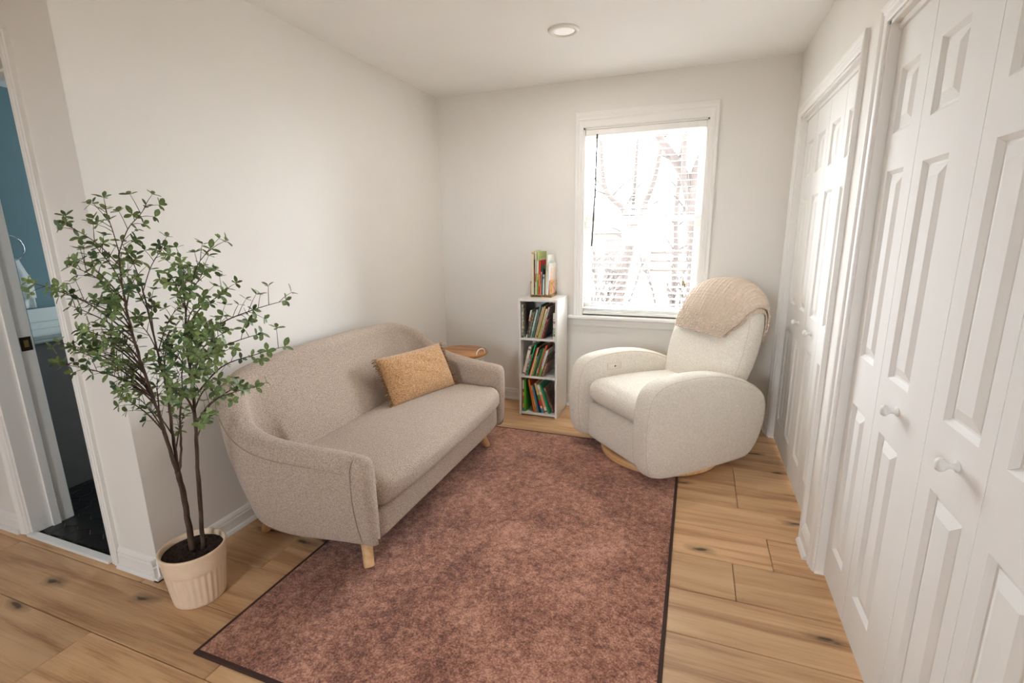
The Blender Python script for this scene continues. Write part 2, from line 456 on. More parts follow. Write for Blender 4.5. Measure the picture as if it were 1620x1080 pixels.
# the rest of the house behind the viewpoint
RX0, RX1, RZ0, RZ1 = .5, 1.45, 1.05, 1.97
structure(boxes('wall_rear', [(XL, RX0, YB-.12, YB, 0, H), (RX1, XR+.11, YB-.12, YB, 0, H), (RX0, RX1, YB-.12, YB, 0, RZ0), (RX0, RX1, YB-.12, YB, RZ1, H)], M_WALL))
structure(boxes('wall_hall', [(XL-.1, XL, YB, YC+.12, 0, H)], M_WALL))

# ---- baseboards
def baseboard(name, f, s0, s1, parent=None):
    """f(s, out, z) -> world; profile with ogee top and quarter round shoe"""
    prof = [(0, 0), (.027, 0), (.027, .006), (.022, .016), (.014, .020), (.014, .062), (.011, .068), (.012, .074), (.008, .084), (.004, .090), (0, .092)]
    bm = bmesh.new()
    loft(bm, [[f(s, d, z) for d, z in prof] for s in (s0, s1)])
    o = finish(bm, name, M_TRIM, parent)
    return structure(o) if parent is None else o
baseboard('baseboard_left', lambda s, d, z: (d, s, z), YC-.027, 0)
baseboard('baseboard_back', lambda s, d, z: (s, -d, z), 0, XR)
baseboard('baseboard_corner', lambda s, d, z: (s, YC-d, z), BD1+.06, .027)
baseboard('baseboard_hall', lambda s, d, z: (s, YC-d, z), XL, BD0-.06)
baseboard('baseboard_closet_post', lambda s, d, z: (XR-d*1.2, s, z), N0+.07, F1-.065)
baseboard('baseboard_right', lambda s, d, z: (XR-d, s, z), YB, N1-.06)
baseboard('baseboard_far_corner', lambda s, d, z: (XR-d, s, z), F0+.062, 0)

# ---- casings
def casing(name, f, a, b, z0, z1, wd=.058, parent=None, headw=None):
    """U shaped moulding round an opening a..b (a<b), from z0 up to z1; f(s, out, z)"""
    prof = [(0, 0), (0, .008), (.006, .0105), (.024, .0115), (.030, .015), (.036, .0125), (.044, .0165), (.054, .018), (wd, .015), (wd, 0)]
    bm = bmesh.new()
    cols = []
    for wv, d in prof:
        wh = wv*(headw/wd) if headw else wv
        cols.append([f(a-wv, d, z0), f(a-wv, d, z1+wh), f(b+wv, d, z1+wh), f(b+wv, d, z0)])
    loft(bm, [[c[i] for c in cols] for i in range(4)])
    o = finish(bm, name, M_TRIM, parent)
    return structure(o) if parent is None else o
fr = lambda s, d, z: (XR-d, s, z)
casing('trim_1', fr, F1, F0, 0, DZ)
casing('trim_2', fr, N1, N0, 0, DZ)
fb = lambda s, d, z: (s, YC-d, z)
casing('trim_3', fb, BD0, BD1, 0, BDZ)
# closet jambs
def jamb(name, s0, s1):
    bm = bmesh.new()
    box(bm, XR-.001, XR+.112, s0-.012, s0, 0, DZ); box(bm, XR-.001, XR+.112, s1, s1+.012, 0, DZ); box(bm, XR-.001, XR+.112, s1, s0, DZ-.012, DZ)
    box(bm, XR+.02, XR+.07, s1+.012, s0-.012, DZ-.03, DZ-.012)
    structure(finish(bm, name, M_TRIM))
jamb('trim_4', F0, F1); jamb('trim_5', N0, N1)
# bathroom jamb with stop and strike plate
o = structure(boxes('trim_6', [(BD0, BD0+.014, YC-.002, YC+.167, 0, BDZ), (BD1-.014, BD1, YC-.002, YC+.167, 0, BDZ), (BD0, BD1, YC-.002, YC+.167, BDZ-.014, BDZ),
                              (BD0+.014, BD0+.026, YC+.075, YC+.108, 0, BDZ-.014), (BD1-.026, BD1-.014, YC+.075, YC+.108, 0, BDZ-.014), (BD0+.014, BD1-.014, YC+.075, YC+.108, BDZ-.026, BDZ-.014)], M_TRIM, bev=.0015, seg=1))
pl = boxes('strike_plate', [(BD0+.0135, BD0+.0165, YC+.116, YC+.158, .880, .945)], M_BRASS, o, bev=.0008, seg=1)
boxes('latch_hole', [(BD0+.016, BD0+.0175, YC+.129, YC+.147, .897, .930)], M_GOLD, pl)
structure(boxes('trim_7', [(BD0+.002, BD1-.002, YC-.022, YC+.012, 0, .014)], M_TRIM, bev=.003))

# ---- closet doors: door > leaf > panel, knob
def raised_panel(bm, y0, y1, z0, z1, x):
    """moulded recess with a raised field, facing -x at face plane x"""
    def rect(i, dx): return [(x+dx, y0+i, z0+i), (x+dx, y1-i, z0+i), (x+dx, y1-i, z1-i), (x+dx, y0+i, z1-i)]
    rows = [[bm.verts.new(p) for p in rect(i, dx)] for i, dx in ((0, 0), (.004, .004), (.012, .011), (.018, .011), (.046, .001), (.048, .001))]
    grid_faces(bm, rows, closed_v=True); bm.faces.new(rows[-1])
def leaf(parent, y0, y1, pans, knob=None):
    x = XR+.030; bm = bmesh.new(); z0, z1 = .012, DZ-.02
    y0, y1 = y0+.0015, y1-.0015
    # face with rectangular windows for the panels: build as strips
    pz = [(.163, .765), (.94, 1.565), (1.68, 1.875)]
    a, b = pans
    zs = [z0]+[v for q in pz for v in q]+[z1]
    # stiles
    T = .032
    box(bm, x, x+T, y0, a, z0, z1); box(bm, x, x+T, b, y1, z0, z1)
    for i in range(0, len(zs), 2): box(bm, x, x+T, a, b, zs[i], zs[i+1])
    box(bm, x+.018, x+.026, a, b, pz[0][0], pz[-1][1])
    lf = finish(bm, 'leaf', M_DOOR, parent)
    for q in pz:
        bm = bmesh.new(); raised_panel(bm, a, b, q[0], q[1], x); finish(bm, 'panel', M_DOOR, lf)
    if knob is not None:
        bm = bmesh.new()
        lathe(bm, [(0, 0), (.013, 0), (.0135, .003), (.0075, .007), (.0065, .016), (.010, .021), (.0155, .027), (.0165, .033), (.013, .039), (.006, .042), (0, .0425)], 20)
        finish(bm, 'knob', M_DOOR, lf, True, (x, knob, .869), (0, -PI/2, 0))
d1 = structure(empty('door_1'))
wl = (F0-F1-.026)/4
for i in range(4):
    t1 = F0-.013-wl*i; t0 = t1-wl
    c = (t0+t1)/2
    leaf(d1, t0, t1, (c-.074, c+.074), knob={1: c+.02, 2: c-.02}.get(i))
d2 = structure(empty('door_2'))
bnd = [N0-.013, -1.925, -2.285, -2.56, N1+.013]
pan = [(-1.85, -1.71), (-2.14, -1.985), (-2.51, -2.35), (-2.77, -2.61)]
for i in range(4):
    leaf(d2, bnd[i+1], bnd[i], pan[i], knob={1: -2.095, 2: -2.45}.get(i))

# ---- window
win = structure(empty('window_1', (0, 0, 0)))
casing('casing', lambda s, d, z: (s, -d*1.2, z), WX0, WX1, WZ0, WZ1, .058, win, .104)
boxes('stool', [(WX0-.092, WX1+.092, -.062, .001, WZ0-.022, WZ0), (WX0, WX1, 0, .05, WZ0-.022, WZ0)], M_TRIM, win, bev=.005)
bm = bmesh.new()
ap = [(0, .665), (.010, .665), (.014, .672), (.012, .69), (.012, .715), (.020, .722), (.020, .7305), (0, .7305)]
loft(bm, [[(s, -d, z) for d, z in ap] for s in (WX0-.058, WX1+.058)]); finish(bm, 'apron', M_TRIM, win)
boxes('jamb_liner', [(WX0, WX0+.012, 0, .14, WZ0, WZ1), (WX1-.012, WX1, 0, .14, WZ0, WZ1), (WX0, WX1, 0, .14, WZ1-.012, WZ1), (WX0, WX1, .05, .14, WZ0, WZ0+.012)], M_TRIM, win)
ZM = 1.475
def sash(z0, z1, y, rail_b, rail_t):
    a, b = WX0+.012, WX1-.012; st = .046
    s = boxes('sash', [(a, a+st, y, y+.032, z0, z1), (b-st, b, y, y+.032, z0, z1), (a+st, b-st, y, y+.032, z0, z0+rail_b), (a+st, b-st, y, y+.032, z1-rail_t, z1)], M_TRIM, win, bev=.003, seg=1)
    boxes('pane', [(a+st-.004, b-st+.004, y+.014, y+.018, z0+rail_b-.004, z1-rail_t+.004)], M_GLASS, s)
    return s
sash(WZ0+.012, ZM+.02, .068, .062, .036)
sash(ZM-.02, WZ1-.012, .104, .036, .045)
boxes('sash_lock', [(1.59, 1.65, .05, .07, ZM+.02, ZM+.032)], M_WHITEM, win, bev=.003)
# unseen rear window, added and sized to give frontal fill light
w2 = structure(empty('rear_fill_window'))
casing('casing', lambda s, d, z: (s, YB+d, z), RX0, RX1, RZ0, RZ1, .058, w2)
boxes('fill_window_frame', [(RX0, RX0+.05, YB-.08, YB-.03, RZ0, RZ1), (RX1-.05, RX1, YB-.08, YB-.03, RZ0, RZ1), (RX0, RX1, YB-.08, YB-.03, RZ1-.05, RZ1), (RX0, RX1, YB-.08, YB-.03, RZ0, RZ0+.05), (RX0, RX1, YB-.08, YB-.03, 1.48, 1.52)], M_TRIM, w2)
boxes('pane', [(RX0+.045, RX1-.045, YB-.058, YB-.054, RZ0+.045, RZ1-.045)], M_GLASS, w2)

# ---- bathroom
structure(boxes('floor_bathroom', [(-1.9, -.12, YC+.012, -.5, -.06, -.001)], M_GROUT))
fbath = bpy.data.objects['floor_bathroom']
def hex_mesh():
    R_ = .0555; bm = bmesh.new()
    for z, r in ((-.006, R_), (.003, R_), (.0045, R_-.002)): pass
    rings = [[(r*math.cos(PI/3*k+PI/6), r*math.sin(PI/3*k+PI/6), z) for k in range(6)] for z, r in ((-.004, R_), (.003, R_), (.0045, R_-.002))]
    loft(bm, rings); bmesh.ops.recalc_face_normals(bm, faces=bm.faces)
    me = bpy.data.meshes.new('tile'); bm.to_mesh(me); bm.free(); me.materials.append(M_TILE); return me
hm = hex_mesh(); pitch = .0985
row = 0; y = YC+.06
while y < -1.7:
    x = -1.26 + (pitch/2 if row % 2 else 0)
    while x < -.16:
        link('tile', hm, None, fbath, (x, y, 0)); x += pitch
    y += pitch*.866; row += 1
boxes('tile_border', [(BD0+.014, BD1-.014, YC+.013, YC+.03, -.004, .0045)], M_TILE, fbath)
structure(boxes('wall_bathroom_left', [(-1.9, -1.8, YC+.12, -.5, 0, 2.3)], M_BLUE))
structure(boxes('wall_bathroom_back', [(-1.8, -.12, -.6, -.5, 0, 2.3)], M_BLUE))
structure(boxes('wall_bathroom_right', [(-.13, -.1205, YC+.12, -.6, 0, 2.3)], M_BLUE))
structure(boxes('wall_bathroom_front', [(-1.8, BD0, YC+.1655, YC+.175, 0, 2.3), (BD1, -.13, YC+.1655, YC+.175, 0, 2.3), (BD0, BD1, YC+.1655, YC+.175, BDZ, 2.3)], M_BLUE))
structure(boxes('ceiling_bathroom', [(-1.9, -.12, YC+.12, -.5, 2.25, 2.3)], M_CEIL))

van = tag(empty('bathroom_vanity', (-1.24, -1.95, 0)), 'dark taupe vanity with white counter seen through the bathroom doorway', 'vanity')
boxes('cabinet', [(-.53, -.0, -.43, .62, 0, .845)], M_VAN, van, bev=.003)
boxes('countertop', [(-.55, .012, -.44, .64, .845, .862), (-.55, -.40, -.44, .64, .862, .887), (-.055, .012, -.44, .64, .862, .887), (-.40, -.055, -.44, -.33, .862, .887), (-.40, -.055, .25, .64, .862, .887)], M_COUNTER, van, bev=.004)
boxes('backsplash', [(-.549, -.53, -.44, .64, .888, .97)], M_COUNTER, van, bev=.003)

tr = tag(empty('towel_ring', (-1.8, -2.045, 1.40)), 'round chrome towel ring on the blue bathroom wall', 'towel ring')
bm = bmesh.new(); lathe(bm, [(0, 0), (.025, 0), (.025, .008), (.01, .014), (.009, .05), (0, .052)], 20); finish(bm, 'mount', M_CHROME, tr, True, (0, 0, .02), (0, PI/2, 0))
bm = bmesh.new(); closed_tube(bm, [(.05, .075*math.cos(a), .015-.075+.075*math.sin(a)) for a in [2*PI*i/40 for i in range(40)]], .0045, 8); finish(bm, 'ring', M_CHROME, tr, True)
# towel
bm = bmesh.new()
rows = []
for i in range(25):
    t = i/24
    s = abs(t-.42)/(.42 if t < .42 else .58)
    zz = -.13 - s*(.23 if t < .42 else .29)
    xx = .05 + (.012 if t < .42 else -.012)*min(1, s*5)
    rows.append([Vector((xx+.008*math.sin(j*1.1+i*.12)*s, (j/16-.5)*lerp(.075, .15, smooth(s*1.5)), zz)) for j in range(17)])
loft(bm, rows, False, False, closed=False)
tw = finish(bm, 'hand_towel', M_TOWEL, None, True, (-1.8, -2.045, 1.40))
sm = tw.modifiers.new('s', 'SOLIDIFY'); sm.thickness = .008
tag(tw, 'white terry hand towel hanging from the chrome ring', 'towel')

# ---- ceiling light
cl = tag(empty('recessed_ceiling_light', (1.275, -.90, H)), 'round white recessed light in the ceiling', 'ceiling light')
bm = bmesh.new(); lathe(bm, [(.058, -.004), (.062, -.012), (.078, -.010), (.084, -.003), (.084, 0)], 48); finish(bm, 'trim_ring', M_WHITEM, cl, True)
bm = bmesh.new(); lathe(bm, [(0, -.008), (.045, -.007), (.06, -.004), (.06, -.001)], 48); finish(bm, 'lens', M_LAMP, cl, True)
LAMP_W = 8.5
def downlight(nm, parent, loc, power):
    l = bpy.data.lights.new(nm, 'AREA'); l.shape = 'DISK'; l.size = .11; l.energy = power; l.color = (1, .96, .91)
    o = bpy.data.objects.new(nm, l); COL.objects.link(o); o.location = loc; o.parent = parent
downlight('lamp_glow', cl, (0, 0, -.014), LAMP_W)

# ================================================================== OUTSIDE
structure(boxes('ground', [(-60, 60, -60, 60, -1.0, -.7)], M_LAWN))
def outside_tree(loc, label, limbs):
    t = tag(empty('bare_tree', loc), label, 'tree', 'bare trees outside the window')
    for i, (nm, pts, r0, r1) in enumerate(limbs):
        bm = bmesh.new(); c = catmull(pts, 5); n = len(c)
        tube(bm, c, [lerp(r0, r1, k/(n-1)) for k in range(n)], 10)
        finish(bm, nm, M_BARK2, t, True)
    return t
rnd = random.Random(11)
def twigs(base, n, spread, up):
    out = []
    for _ in range(n):
        p = Vector(rnd.choice(base)); d = Vector((rnd.uniform(-spread, spread), rnd.uniform(-.4, .4), rnd.uniform(.1, up)))
        out.append(('branch', [p, p+d*.5+Vector((0, 0, .1)), p+d], .032, .008))
    return out
tA = [('trunk', [(0, 0, 0), (-.02, 0, 1.2), (-.10, 0, 2.2), (-.22, .05, 2.9)], .20, .15),
      ('limb', [(-.22, .05, 2.9), (-.5, .1, 3.4), (-.95, .1, 4.1), (-1.2, .2, 5.2)], .12, .06),
      ('limb', [(-.22, .05, 2.9), (-.05, 0, 3.5), (.25, -.1, 4.0), (.35, -.1, 5.4)], .11, .06),
      ('limb', [(-.10, 0, 2.3), (-.35, -.1, 3.0), (-.38, -.1, 4.2)], .07, .04)]
outside_tree((2.05, 7.0, -.7), 'thick forked bare tree outside the window behind the armchair', tA+twigs([(-.5, .1, 3.4), (.1, 0, 3.7), (-.1, 0, 2.2), (-.8, .1, 3.9)], 10, 1.0, .9))
tB = [('trunk', [(0, 0, 0), (.12, 0, .9), (.28, 0, 1.7), (.33, 0, 2.1)], .16, .12),
      ('limb', [(.33, 0, 2.1), (.1, 0, 2.6), (-.35, 0, 3.1), (-.5, 0, 4.3)], .09, .04),
      ('limb', [(.33, 0, 2.1), (.55, 0, 2.6), (.8, 0, 3.3), (.95, 0, 4.4)], .09, .04),
      ('limb', [(.30, 0, 1.9), (.32, .1, 2.8), (.36, .1, 4.2)], .06, .03)]
outside_tree((.2, 8.6, -.7), 'slender leaning bare tree with many low forks outside the window', tB+twigs([(.1, 0, 2.6), (.5, 0, 2.5), (-.2, 0, 2.9), (.3, 0, 1.8)], 12, .9, .8))
tC = [('trunk', [(0, 0, 0), (.03, 0, 1.4), (-.03, 0, 2.6), (.05, 0, 4.6)], .10, .05), ('limb', [(-.02, 0, 2.3), (.35, 0, 3.0), (.6, 0, 4.0)], .05, .025)]
outside_tree((1.45, 11.0, -.7), 'thin straight bare tree between the two forked trees outside', tC+twigs([(0, 0, 1.5), (0, 0, 2.2), (0, 0, 3.2)], 10, 1.1, .8))
def shrub(loc, label, n, hgt, wid, seed):
    r = random.Random(seed); t = tag(empty('bare_shrub', loc), label, 'shrub', 'bare shrubs outside the window')
    for i in range(n):
        a = Vector((r.uniform(-.25, .25)*wid, r.uniform(-.2, .2), 0)); d = Vector((r.uniform(-1, 1)*wid*.6, r.uniform(-.4, .4), hgt*r.uniform(.6, 1.05)))
        bm = bmesh.new(); m1 = a+d*.5+Vector((r.uniform(-.15, .15), 0, .12)); tube(bm, catmull([a, m1, a+d], 4), [lerp(.03, .008, k/8) for k in range(9)], 6)
        for q in range(4):
            p = a.lerp(m1, r.uniform(.5, 1)) if q < 2 else m1.lerp(a+d, r.uniform(.1, .9)); e = p+Vector((r.uniform(-.5, .5), r.uniform(-.2, .2), r.uniform(.05, .5)))
            tube(bm, [p, (p+e)/2+Vector((0, 0, .04)), e], [.012, .009, .004], 5)
        finish(bm, 'stem', M_BARK2, t, True)
shrub((.55, 5.2, -.7), 'tangled bare shrub below the slender leaning tree outside', 14, 1.75, 1.0, 1)
shrub((1.75, 6.1, -.7), 'tangled bare shrub at the foot of the thick forked tree outside', 14, 1.9, 1.2, 2)
shrub((-.9, 9.5, -.7), 'wide bare shrub in front of the pale shed outside', 16, 2.0, 1.6, 3)
sh = tag(empty('garden_shed', (-1.1, 17, -.7)), 'pale grey shed standing beyond the trees outside the window', 'shed')
boxes('wall', [(-1.6, 1.2, 0, 2.2, 0, 2.1)], M_SIDING, sh)
bm = bmesh.new(); loft(bm, [[(-1.8, yy, zz) for yy, zz in ((-.2, 2.05), (1.1, 2.9), (2.4, 2.05))], [(1.4, yy, zz) for yy, zz in ((-.2, 2.05), (1.1, 2.9), (2.4, 2.05))]]); finish(bm, 'roof', M_ROOF, sh)
boxes('door', [(-.5, .3, -.03, .0, 0, 1.8)], M_ROOF, sh)
fen = tag(empty('garden_fence', (0, 20, -.7)), 'low rail fence far across the pale lawn outside', 'fence')
for x in range(-8, 13, 2): boxes('post', [(x-.06, x+.06, -.06, .06, 0, 1.25)], M_HEDGE, fen)
for z in (.3, .7, 1.1): boxes('rail', [(-8, 12, -.04, .04, z-.06, z+.06)], M_HEDGE, fen)

# ================================================================== BLIND
bl = tag(empty('window_blind', (1.62, .022, WZ1)), 'white horizontal slat blind lowered over the window', 'blind')
bw = (WX1-WX0)/2-.016
boxes('head_rail', [(-bw, bw, -.022, .026, -.055, -.014)], M_SLAT, bl, bev=.003)
bm = bmesh.new()
prof = [(-.025, 0), (-.012, .0022), (0, .003), (.012, .0022), (.025, 0), (.025, -.002), (.012, .0002), (0, .001), (-.012, .0002), (-.025, -.002)]
loft(bm, [[(s, a, z) for a, z in prof] for s in (-bw, bw)]); bmesh.ops.recalc_face_normals(bm, faces=bm.faces)
sme = bpy.data.meshes.new('slat'); bm.to_mesh(sme); bm.free(); sme.materials.append(M_SLAT)
z = -.085
while z > -(WZ1-WZ0)+.045:
    link('slat', sme, None, bl, (0, 0, z), (.10, 0, 0)); z -= .0437
zb = z+.0437
boxes('bottom_rail', [(-bw, bw, -.025, .025, -(WZ1-WZ0)+.010, -(WZ1-WZ0)+.027)], M_SLAT, bl, bev=.004)
for x in (-.31, 0, .31):
    for yy in (-.027, .027):
        bm = bmesh.new(); tube(bm, [(x, yy, -.05), (x, yy, -(WZ1-WZ0)+.02)], .0008, 5); finish(bm, 'ladder_cord', M_CORD, bl)
bm = bmesh.new(); tube(bm, [(-bw+.085, -.037, -.05), (-bw+.08, -.039, -.45), (-bw+.062, -.039, -.84)], [.006, .0062, .0065], 10); finish(bm, 'tilt_wand', M_WAND, bl, True)
for k, (dx, dz) in enumerate(((0, 0), (.012, -.02))):
    bm = bmesh.new(); tube(bm, [(bw-.09+dx, -.032, -.05), (bw-.09+dx, -.034, -1.08+dz)], .0009, 5); finish(bm, 'lift_cord', M_CORD, bl)
    bm = bmesh.new(); lathe(bm, [(0, 0), (.008, -.002), (.010, -.012), (.007, -.022), (.009, -.03), (0, -.031)], 12); finish(bm, 'tassel', M_TASSEL, bl, True, (bw-.09+dx, -.034, -1.08+dz))

# ================================================================== RUG
rug = tag(empty('area_rug', (1.247, -1.72, 0)), 'mottled rust brown area rug with dark bound edge', 'rug')
hx, hy = .752, 1.085
bm = bmesh.new(); box(bm, -hx+.012, hx-.012, -hy+.012, hy-.012, .0005, .009, bev=.002); finish(bm, 'pile', M_RUG, rug)
bm = bmesh.new()
closed = []
path = [(-hx, -hy), (hx, -hy), (hx, hy), (-hx, hy)]
for (w0, z0_) in ((0, .0005), (0, .006), (.003, .0095), (.010, .0105), (.014, .0095), (.014, .0005)):
    closed.append([(x-math.copysign(w0, x), y-math.copysign(w0, y), z0_) for x, y in path])
rows = [[bm.verts.new(p) for p in r] for r in closed]; grid_faces(bm, rows, True, True)
finish(bm, 'binding', M_BINDING, rug)

# ================================================================== SOFA  (local: x depth from wall, y along)
SY = -1.60
sofa = tag(empty('sofa', (0, SY, 0)), 'oatmeal boucle three seat sofa with rounded back and wooden legs', 'sofa')
def sofa_stations():
    st = []   # (x, s, nx, ns, zr, th, li, lo, capw, caph)
    half = []
    for x, cw, chh in ((.890, .30, .80), (.886, .62, .905), (.876, .84, .965), (.860, .955, .992), (.82, 1, 1), (.72, 1, 1), (.60, 1, 1), (.50, 1, 1), (.43, 1, 1)):
        s = -lerp(.765, .702, smooth((x-.36)/.5))
        half.append([x, s, 0, -1, interp([(.36, .634), (.43, .606), (.50, .590), (.60, .577), (.72, .565), (.83, .556), (.9, .553)], x), .053, .004, .035, cw, chh])
    cx, cs, rx, rs = .36, -.545, .215, .22
    for i in range(0, 11):
        a = PI/2*i/10
        x = cx-rx*math.sin(a); s = cs-rs*math.cos(a)
        nx, ns = -math.sin(a)/rx, -math.cos(a)/rs; l = math.hypot(nx, ns)
        t = i/10
        half.append([x, s, nx/l, ns/l, interp([(0, .634), (.1, .662), (.2, .694), (.3, .724), (.4, .749), (.5, .769), (.6, .784), (.7, .796), (.8, .806), (.9, .814), (1, .821)], t), lerp(.053, .062, t), lerp(.006, .20, smooth(t)), .035+.065*math.sin(PI*t)*.8+.04*smooth(t), 1, 1])
    for s, z_ in ((-.42, .831), (-.28, .838), (-.14, .841), (0, .842)):
        half.append([.144, s, -1, 0, z_, .062, .205, .075, 1, 1])
    for q in half: st.append(q)
    for q in reversed(half[:-1]):
        st.append([q[0], -q[1], q[2], -q[3]] + q[4:])
    return st
SST = sofa_stations()
ZBOT = .145
def sofa_section(x, s, nx, ns, zr, th, li, lo, cw, chh):
    pr = []
    zt = zr-th; ZB = ZBOT+.055*smooth((.55-x)/.33)
    b0 = lambda d: max(th-lo-d, -th+.012)
    pr += [(b0(.09), ZB), (b0(.045), ZB+.002), (b0(.016), ZB+.015), (th-lo+.000, ZB+.045)]
    for k in range(1, 8):
        t = k/8
        pr.append((th-lo*(1-t)**1.6+.010*math.sin(PI*t), lerp(ZB+.045, zt, t)))
    for k in range(0, 11):
        a = PI*k/10
        pr.append((th*math.cos(a), zt+th*math.sin(a)))
    zi = lerp(ZB+.015, .33, smooth((li-.01)/.1))
    for k in range(1, 9):
        t = k/8
        pr.append((-th-li*(t**1.15)-.012*math.sin(PI*t)*(1 if li > .05 else .2), lerp(zt, zi, t)))
    zc = .34
    return [Vector((x+nx*o_*cw, s+ns*o_*cw, zc+(z_-zc)*chh)) for o_, z_ in pr]
bm = bmesh.new()
rows = [[bm.verts.new(p) for p in sofa_section(*q)] for q in SST]
grid_faces(bm, rows)
for r in (rows[0], rows[-1]):
    c = bm.verts.new(sum((v.co for v in r), Vector())/len(r)+Vector((.004, 0, 0)))
    for a, b in zip(r, r[1:]+r[:1]): bm.faces.new((a, b, c))
so = finish(bm, 'body', M_SOFA, sofa, True)
m_ = so.modifiers.new('sub', 'SUBSURF'); m_.levels = 1; m_.render_levels = 1
# front rail and underside
bm = bmesh.new(); soft_box(bm, (.535, 0, .215), (.334, .655, .072), .03, 14); finish(bm, 'base', M_SOFA, sofa, True)
# seat cushion
def cushfn(P):
    t = smooth((abs(P.y)-.45)/.2)
    return (P.x-.02*t*(P.x > .7), P.y, P.z)
bm = bmesh.new(); soft_box(bm, (.622, 0, .357), (.292, .650, .071), .055, 22, (.016, .0, .022), cushfn); finish(bm, 'seat_cushion', M_SOFA, sofa, True)
# seams along the arm crest, outer side
for sg in (-1, 1):
    bm = bmesh.new(); pts = []
    sts = SST[4:18] if sg < 0 else SST[-18:-4]
    for q in sts:
        x, s, nx, ns, zr, th, li, lo, cw, chh = q
        pts.append((x+nx*(th+.004), s+ns*(th+.004), zr-th-.008))
    tube(bm, catmull(pts, 3), .0016, 6); finish(bm, 'seam', M_SEAM, sofa, True)
    # front edge seam down the arm
    bm = bmesh.new(); q = SST[4] if sg < 0 else SST[-5]
    sec = sofa_section(*q)[3:17]
    pts = [(p.x+.018, p.y+q[3]*.003, p.z) for p in sec]
    tube(bm, catmull(pts, 2), .0016, 6); finish(bm, 'seam', M_SEAM, sofa, True)
for (xa, sa, xb, sb) in ((.745, -.585, .80, -.644), (.745, .585, .80, .620), (.225, -.555, .15, -.577), (.225, .555, .15, .577)):
    bm = bmesh.new()
    top, bot = Vector((xa, sa, .165 if xb > .5 else .215)), Vector((xb, sb, .0105 if xb > .5 else .001))
    tube(bm, [bot, bot.lerp(top, .04), top], [.0195, .0215, .0265], 20); finish(bm, 'leg', M_LEG, sofa, True)

# ---- pillow
pc = empty('throw_pillow', (0, 0, 0)); tag(pc, 'mustard lumbar pillow with fringed ends on the sofa', 'pillow')
TL, TR, BR, BL = Vector((.345, -1.53, .690)), Vector((.50, -.975, .672)), Vector((.60, -1.02, .452)), Vector((.475, -1.545, .445))
ctr = (TL+TR+BR+BL)/4
ex = ((TR-TL)+(BR-BL)).normalized(); ey = ((TL-BL)+(TR-BR)); ey = (ey-ex*ey.dot(ex)).normalized(); ez = ex.cross(ey)
pc.matrix_world = Matrix((ex, ey, ez)).transposed().to_4x4(); pc.location = ctr
PWd, PHt = .265, .142
def pillow_pt(a, b, sg):
    pin = .055*(abs(a)**2)*(abs(b)**2)
    x = PWd*a*(1-.05*(1-b*b)*0-.0) * (1-.045*(1-b*b)*abs(a)); y = PHt*b*(1-.09*(1-a*a)*abs(b)*0+pin*0)
    th = .068*((1-abs(a)**2.6)**.55)*((1-abs(b)**2.4)**.6)
    wob = .004*math.sin(9*a+3*b)*math.cos(7*b)
    return Vector((x, y*(1+.04*a*a), sg*th+wob*(1-a*a)*(1-b*b)))
bm = bmesh.new(); n = 28; rows = []
for sg in (1, -1):
    g = [[None]*(n+1) for _ in range(n+1)]
    for i in range(n+1):
        for j in range(n+1):
            g[i][j] = bm.verts.new(pillow_pt(-1+2*i/n, -1+2*j/n, sg))
    grid_faces(bm, g)
bmesh.ops.remove_doubles(bm, verts=bm.verts, dist=.0006)
finish(bm, 'cover', M_PILLOW, pc, True)
for sg in (-1, 1):
    bm = bmesh.new(); r = random.Random(5)
    for k in range(58):
        b = -1+2*(k+.5)/58
        p = pillow_pt(sg, b, 1)
        ln = r.uniform(.022, .036)
        q = p+Vector((sg*ln*.8, r.uniform(-.004, .004)-.004, r.uniform(-.012, .014)))
        tube(bm, [p-Vector((sg*.006, 0, 0)), (p+q)/2+Vector((0, r.uniform(-.002, .002), .003)), q], [.0017, .0021, .0014], 5)
    f = finish(bm, 'fringe', M_FRINGE, pc, True); f['label'] = 'dark mustard thread fringe'

# ================================================================== SIDE TABLE
tb = tag(empty('side_table', (.375, -.47, 0)), 'round wooden tray side table in the corner behind the sofa arm', 'table')
bm = bmesh.new(); lathe(bm, [(0, .488), (.196, .488), (.202, .492), (.203, .503), (.200, .508), (.19, .509), (0, .509)], 64); finish(bm, 'table_top', M_TABLE, tb, True)
bm = bmesh.new(); lathe(bm, [(.180, .466), (.184, .464), (.186, .470), (.186, .488), (.180, .488), (.180, .466)], 48); finish(bm, 'rim_band', M_WHITEM, tb, True)
for a in (-12, 168):
    c, s = math.cos(math.radians(a)), math.sin(math.radians(a))
    bm = bmesh.new(); pts = []
    for k in range(13):
        t = PI*k/12; o_ = .052*math.cos(t)
        pts.append((c*.184-s*o_, s*.184+c*o_, .505+.042*math.sin(t)**.7))
    tube(bm, pts, .0045, 8); finish(bm, 'handle', M_WHITEM, tb, True)
for k in range(3):
    a = 2*PI*k/3+.5
    bm = bmesh.new(); tube(bm, [(.165*math.cos(a), .165*math.sin(a), .47), (.15*math.cos(a), .15*math.sin(a), .001)], .008, 12); finish(bm, 'leg', M_WHITEM, tb, True)
bm = bmesh.new(); closed_tube(bm, [(.152*math.cos(2*PI*k/40), .152*math.sin(2*PI*k/40), .06) for k in range(40)], .005, 8); finish(bm, 'ring_brace', M_WHITEM, tb, True)

